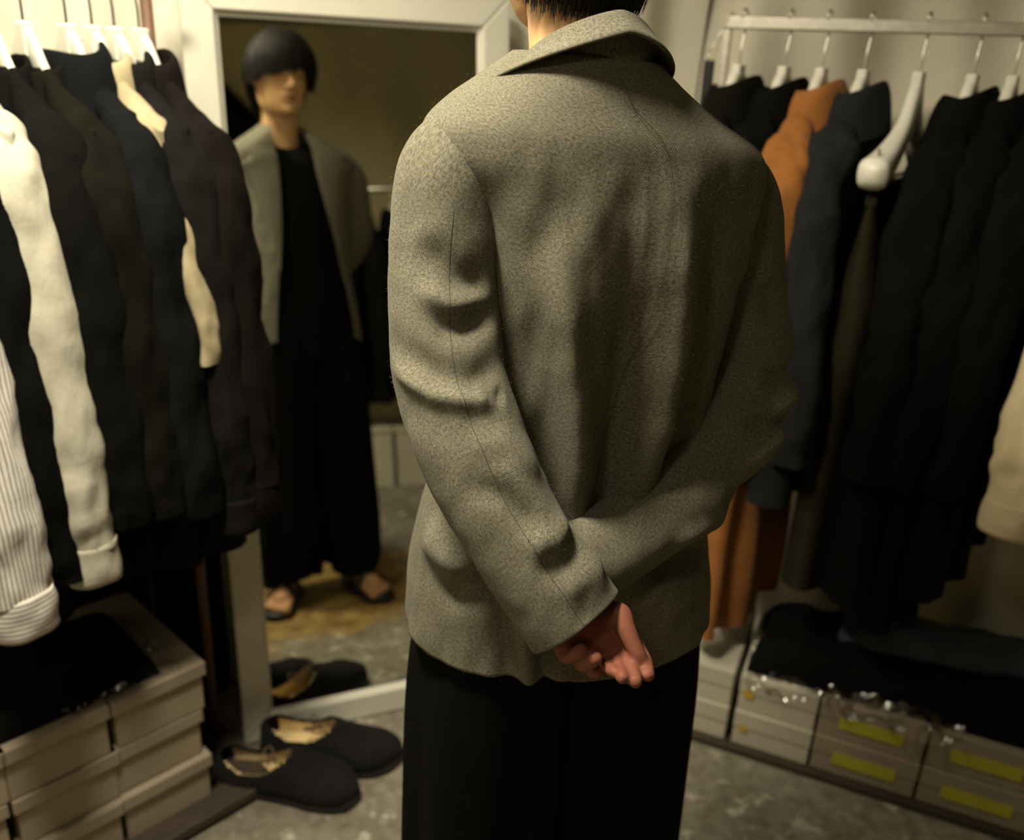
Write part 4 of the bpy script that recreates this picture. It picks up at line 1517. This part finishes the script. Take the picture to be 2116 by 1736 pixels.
nh, ns_ = 60, 64
HZ = [-0.112, -0.104, -0.090, -0.070, -0.045, -0.020, 0.0, 0.025, 0.055, 0.085, 0.105, 0.116]
HWd = [0.018, 0.038, 0.052, 0.062, 0.067, 0.069, 0.072, 0.074, 0.073, 0.062, 0.042, 0.012]
HFr = [0.066, 0.078, 0.084, 0.086, 0.087, 0.087, 0.088, 0.092, 0.090, 0.074, 0.050, 0.012]
HBk = [0.000, 0.010, 0.030, 0.052, 0.070, 0.082, 0.090, 0.095, 0.094, 0.080, 0.056, 0.016]
hz = np.concatenate([np.linspace(-0.112, -0.09, 8), np.linspace(-0.085, 0.09, 40), np.linspace(0.094, 0.116, 12)])
HP = np.zeros((nh, ns_, 3))
for i, z in enumerate(hz):
    wv, fv, bv = (float(interp([z], HZ, t)[0]) for t in (HWd, HFr, HBk))
    for j, t in enumerate(np.linspace(0, 2 * pi, ns_, endpoint=False)):
        s_, c_ = math.sin(t), math.cos(t)
        x = wv * math.copysign(abs(s_) ** 0.92, s_)
        y = (fv if c_ > 0 else bv) * math.copysign(abs(c_) ** (0.86 if c_ > 0 else 0.95), c_)
        if c_ > 0:
            ax_ = abs(x)
            # brow, eye sockets, cheeks, mouth mound, chin
            y += 0.004 * math.exp(-((z - 0.024) / 0.010) ** 2 - (ax_ / 0.05) ** 2)
            y -= 0.011 * math.exp(-((z - 0.004) / 0.012) ** 2 - ((ax_ - 0.032) / 0.016) ** 2)
            y += 0.004 * math.exp(-((z + 0.028) / 0.018) ** 2 - ((ax_ - 0.044) / 0.018) ** 2)
            y += 0.006 * math.exp(-((z + 0.062) / 0.016) ** 2 - (x / 0.024) ** 2)
            y -= 0.003 * math.exp(-((z + 0.083) / 0.007) ** 2 - (x / 0.02) ** 2)
            y += 0.006 * math.exp(-((z + 0.098) / 0.012) ** 2 - (x / 0.02) ** 2)
        HP[i, j] = hp(x, y, z)
bm.add(HP.reshape(-1, 3), gridfaces(ns_, nh, True) + [tuple(range(ns_ - 1, -1, -1)), tuple((nh - 1) * ns_ + i for i in range(ns_))])
# nose, lips, eyelids, ears
bone([hp(0, 0.086, 0.012), hp(0, 0.096, -0.010), hp(0, 0.106, -0.030)], [0.007, 0.008, 0.0115], 12)
bone([hp(-0.013, 0.093, -0.034), hp(0.0, 0.102, -0.034), hp(0.013, 0.093, -0.034)], [0.0075, 0.009, 0.0075], 10)
bone([hp(-0.024, 0.083, -0.060), hp(-0.008, 0.0925, -0.0565), hp(0.008, 0.0925, -0.0565), hp(0.024, 0.083, -0.060)], [0.002, 0.0042, 0.0042, 0.002], 10)
bone([hp(-0.021, 0.083, -0.063), hp(0.0, 0.0930, -0.0665), hp(0.021, 0.083, -0.063)], [0.002, 0.0056, 0.002], 10)
for sgn in (-1, 1):
    bone([hp(0.018 * sgn, 0.080, 0.002), hp(0.032 * sgn, 0.079, 0.0035), hp(0.046 * sgn, 0.071, 0.001)], [0.007, 0.0100, 0.006], 12)
    e_ = [hp(0.070 * sgn, 0.006, 0.020), hp(0.084 * sgn, -0.006, 0.022), hp(0.088 * sgn, -0.014, 0.004), hp(0.082 * sgn, -0.006, -0.018), hp(0.070 * sgn, 0.006, -0.028)]
    bone(e_, [0.006, 0.007, 0.007, 0.006, 0.006], 10)
    bone([hp(0.070 * sgn, 0.002, 0.012), hp(0.078 * sgn, -0.004, -0.004), hp(0.072 * sgn, 0.002, -0.018)], [0.006, 0.006, 0.006], 10)

# left hand: palm towards the viewer, thumb on the right, fingers curling back
WL = np.array(L_CTRL[-1])
mcp = [pxl(1312, 1332, -0.244), pxl(1292, 1343, -0.248), pxl(1270, 1349, -0.246), pxl(1249, 1353, -0.240)]
pip = [pxl(1332, 1364, -0.268), pxl(1304, 1379, -0.273), pxl(1279, 1381, -0.270), pxl(1254, 1375, -0.261)]
dip = [pxl(1337, 1384, -0.280), pxl(1310, 1398, -0.286), pxl(1284, 1394, -0.282), pxl(1262, 1384, -0.271)]
tip = [pxl(1339, 1395, -0.287), pxl(1313, 1408, -0.294), pxl(1286, 1400, -0.289), pxl(1268, 1388, -0.277)]
for q in range(4):
    wq = WL + np.array([0.016 - 0.011 * q, -0.004, 0.0])
    bone([wq, (wq + mcp[q]) / 2 + np.array([0, -0.002, 0]), mcp[q]], [0.012, 0.0115, 0.0090], 12)
    rf = [0.0072, 0.0074, 0.0071, 0.0063][q]
    bone([mcp[q], pip[q], dip[q], tip[q]], [0.0088, rf * 1.02, rf * 0.98, rf * 0.95], 12)
bone([WL + np.array([0.02, -0.008, 0.0]), pxl(1276, 1268, -0.236), pxl(1292, 1298, -0.250), pxl(1307, 1330, -0.262), pxl(1318, 1352, -0.269), pxl(1327, 1366, -0.273)], [0.012, 0.0125, 0.0105, 0.0086, 0.0082, 0.0068], 12)
# right hand: behind the left, its fingers wrapping round the outer edge
WR = np.array(R_CTRL[-1])
kn = pxl(1205, 1325, -0.190)
bone([WR, (WR + kn) / 2 + np.array([0, -0.004, 0]), kn], [0.024, 0.024, 0.020], 14, 0.75)
for pts_, rf in (([(1156, 1330, -0.205), (1162, 1336, -0.226), (1180, 1332, -0.242)], 0.0076), ([(1166, 1347, -0.212), (1176, 1355, -0.240), (1199, 1345, -0.257)], 0.0084),
                 ([(1198, 1364, -0.214), (1208, 1371, -0.245), (1229, 1361, -0.263)], 0.0086), ([(1218, 1380, -0.214), (1226, 1390, -0.240), (1238, 1387, -0.250)], 0.0062)):
    a_ = [kn + np.array([-0.01, 0.006, 0.0])] + [pxl(*t) for t in pts_]
    bone(a_, [0.009, rf, rf, rf * 0.92], 12)
bone([kn + np.array([0.01, 0, 0.01]), pxl(1240, 1320, -0.205), pxl(1265, 1335, -0.210)], [0.011, 0.010, 0.008], 10)

body = bm.build('body', M_SKIN, person, smooth=True)
rm = body.modifiers.new('remesh', 'REMESH')
rm.mode = 'VOXEL'
rm.voxel_size = 0.0021
smo = body.modifiers.new('smooth', 'SMOOTH')
smo.factor = 0.5
smo.iterations = 3
dg = bpy.context.evaluated_depsgraph_get()
me2 = bpy.data.meshes.new_from_object(body.evaluated_get(dg))
body.modifiers.clear()
body.data = me2
me2.name = 'body'
if not me2.materials:
    me2.materials.append(M_SKIN)
me2.polygons.foreach_set('use_smooth', np.ones(len(me2.polygons), dtype=bool))
nvb = len(me2.vertices)
co_ = np.empty(nvb * 3, dtype=np.float32)
me2.vertices.foreach_get('co', co_)
co_ = co_.reshape(-1, 3)
at_ = me2.attributes.new('flush_and_shade', 'FLOAT', 'POINT')
hl = (co_ - HC)
hx_, hy_, hz_ = hl @ hr, hl @ hf, hl @ hu
fl = np.exp(-((hz_ + 0.0615) / 0.008) ** 2 - (hx_ / 0.020) ** 2) * (hy_ > 0.084) * 1.0
fl += 0.25 * np.exp(-((np.abs(hx_) - 0.082) / 0.012) ** 2) * (np.abs(hz_) < 0.03)
fl += 0.9 * ((co_[:, 2] < 1.02) & (co_[:, 2] > 0.80) & (co_[:, 1] < -0.14))  # hands: own redness plus shade put into the colour
fl += 0.4 * (co_[:, 2] < 0.1)
at_.data.foreach_set('value', np.clip(fl, 0, 1).astype(np.float32))

# eyes and brows
for sgn in (-1, 1):
    eb = MB()
    eb.tube(spline([hp(0.020 * sgn, 0.0885, -0.0005), hp(0.032 * sgn, 0.0885, -0.0015), hp(0.044 * sgn, 0.080, -0.001)], 12), [0.0012] + [0.0020] * 10 + [0.0012], 8)
    eb.build('eye', M_HAIR, person, smooth=True)
    eb = MB()
    eb.tube(spline([hp(0.014 * sgn, 0.0935, 0.021), hp(0.030 * sgn, 0.0925, 0.026), hp(0.050 * sgn, 0.076, 0.022)], 12), [0.002] + [0.0028] * 10 + [0.0012], 8)
    eb.build('eyebrow', M_HAIR, person, smooth=True)

# ---- hair: full rounded cut with a fringe, made of an inner cap and many locks
hairp = []
nz_, na_ = 44, 90


def hair_r(t, v):
    """t: angle (0 = front), v: 0 crown .. 1 lower edge; returns local head point"""
    c_, s_ = math.cos(t), math.sin(t)
    low = -0.004 + 0.018 * max(0, c_) - (0.092 * max(0, -c_) ** 0.8) - 0.020 * abs(s_)
    if c_ > 0.2:
        low += -0.004 * math.sin(t * 9) + (0.016 if 0.12 < t % (2 * pi) < 0.6 else 0.0)
    zt = 0.131
    z = zt + (low - zt) * v ** 1.25
    k = math.sin(min(1, v * 1.25) * pi / 2) ** 0.62
    a_ = 0.098 * k
    b_ = (0.110 if c_ > 0 else 0.112) * k
    if c_ < 0:
        tuck = max(0, (v - 0.72) / 0.28)
        a_ *= 1 - 0.26 * tuck
        b_ *= 1 - 0.30 * tuck
    else:
        a_ *= 1 - 0.05 * max(0, (v - 0.75) / 0.25)
    return a_ * s_, b_ * c_ - 0.004, z


HRP = np.zeros((nz_, na_, 3))
for i, v in enumerate(np.linspace(0.02, 1, nz_)):
    for j, t in enumerate(np.linspace(0, 2 * pi, na_, endpoint=False)):
        HRP[i, j] = hp(*hair_r(t, v))
HN = gnormals(HRP, True)
HN *= np.sign(((HRP - HC) * HN).sum(2).mean())
HRP += HN * (0.008 * noise3(HRP, (55, 55, 14), 2.0, 1) + 0.004 * noise3(HRP, (18, 18, 18), 5.0, 1))[..., None]
hair = grid('hair', HRP, M_HAIR, person, wrap=True, capa=True)
tag(hair, 'thick black hair with a fringe')
mod_solid(hair, 0.010, -1)
# strands: thin flat ribbons over the cap, loose at the lower edge
sv_, sf_ = [], []
for q in range(4200):
    t = random.uniform(0, 2 * pi)
    v0 = random.uniform(0.0, 0.75)
    v1 = min(1.0 + random.uniform(0.0, 0.10), v0 + random.uniform(0.25, 0.5)) if random.random() < 0.6 else 1.0 + random.uniform(0.0, 0.06)
    dt = random.uniform(-0.18, 0.18)
    off = random.uniform(0.001, 0.012)
    pts = []
    for k in range(7):
        v = v0 + (v1 - v0) * k / 6
        p = np.array(hair_r(t + dt * k / 6, min(v, 1.0)))
        if v > 1:
            p = p + np.array([0, 0, -(v - 1) * 0.16])
        nrm = np.array([p[0], p[1], p[2] * 0.7])
        nrm /= np.linalg.norm(nrm) + 1e-9
        pts.append(hp(*(p + nrm * off)))
    pts = np.array(pts)
    sidev = np.cross(pts[-1] - pts[0], pts[3] - HC)
    sidev /= np.linalg.norm(sidev) + 1e-9
    wv = random.uniform(0.0005, 0.0022)
    b0 = len(sv_)
    for k in range(7):
        ww = wv * (1 - (k / 6) ** 2 * 0.85)
        sv_ += [pts[k] - sidev * ww, pts[k] + sidev * ww]
    sf_ += [(b0 + 2 * k, b0 + 2 * k + 1, b0 + 2 * k + 3, b0 + 2 * k + 2) for k in range(6)]
so_ = obj('strands', sv_, sf_, M_HAIR, hair)
tag(so_, kind='stuff')

# ---- sandals
for sgn in (-1, 1):
    an = math.radians(90 - 14 * sgn + (8 if sgn < 0 else 0))
    fx, fy = math.cos(an), math.sin(an)
    hx, hy = 0.10 * sgn, -0.045
    g = lambda d, s_, z: (hx + fx * d + fy * s_, hy + fy * d - fx * s_, z)
    s = np.linspace(0, 1, 30)
    wv = interp(s, [0, 0.08, 0.3, 0.6, 0.8, 0.95, 1], [0.012, 0.030, 0.036, 0.048, 0.050, 0.034, 0.010])
    ring = []
    for z in (0.0, 0.004, 0.020, 0.022):
        kk = 1.0 if z in (0.004, 0.020) else 0.95
        ring.append([g(-0.045 + s[i] * 0.295, wv[i] * kk, z) for i in range(30)] + [g(-0.045 + s[i] * 0.295, -wv[i] * kk, z) for i in range(29, -1, -1)])
    sand = grid('sandal', np.array(ring), M_SOLE, person, wrap=True, capa=True, capb=True)
    for d0, w0, hgt in ((0.125, 0.050, 0.082), (0.06, 0.042, 0.100)):
        a = np.linspace(0, pi, 17)
        S = np.array([[g(d0 + dd, w0 * math.cos(t), 0.016 + (hgt - 0.016) * math.sin(t) ** 0.8) for t in a] for dd in (0, 0.014, 0.028)])
        mod_solid(grid('strap', S, M_PLASTIC_BLACK, sand), 0.003, 1)


# ---- loose wool fibres standing off the jacket
fv, ff = [], []
for src, cnt in ((jacket, 9000), (sl_l, 5000), (sl_r, 3500)):
    me_ = src.data
    nv_ = len(me_.vertices)
    C_ = np.empty(nv_ * 3, dtype=np.float32)
    me_.vertices.foreach_get('co', C_)
    C_ = C_.reshape(-1, 3)
    N_ = np.empty(nv_ * 3, dtype=np.float32)
    me_.vertices.foreach_get('normal', N_)
    N_ = N_.reshape(-1, 3)
    ctr_ = C_.mean(0)
    for i in rng.integers(0, nv_, cnt):
        c0 = C_[i] + rng.normal(0, 0.0015, 3)
        nn = N_[i] * (1 if (C_[i] - ctr_)[:2] @ N_[i][:2] > 0 else -1)
        d_ = nn * rng.uniform(0.4, 1.0) + rng.normal(0, 0.6, 3)
        d_ *= rng.uniform(0.0012, 0.0032) / (np.linalg.norm(d_) + 1e-9)
        s_ = np.cross(d_, rng.normal(0, 1, 3))
        s_ *= 0.00007 / (np.linalg.norm(s_) + 1e-12)
        b0 = len(fv)
        base_ = c0 + nn * (0.004 if src is jacket else 0.0)
        fv += [base_ - s_, base_ + s_, base_ + d_]
        ff.append((b0, b0 + 1, b0 + 2))
fz = obj('wool_fibres', fv, ff, mat('wool_fibre', (0.20, 0.185, 0.145), rough=0.9), jacket, smooth=False)
tag(fz, kind='stuff')
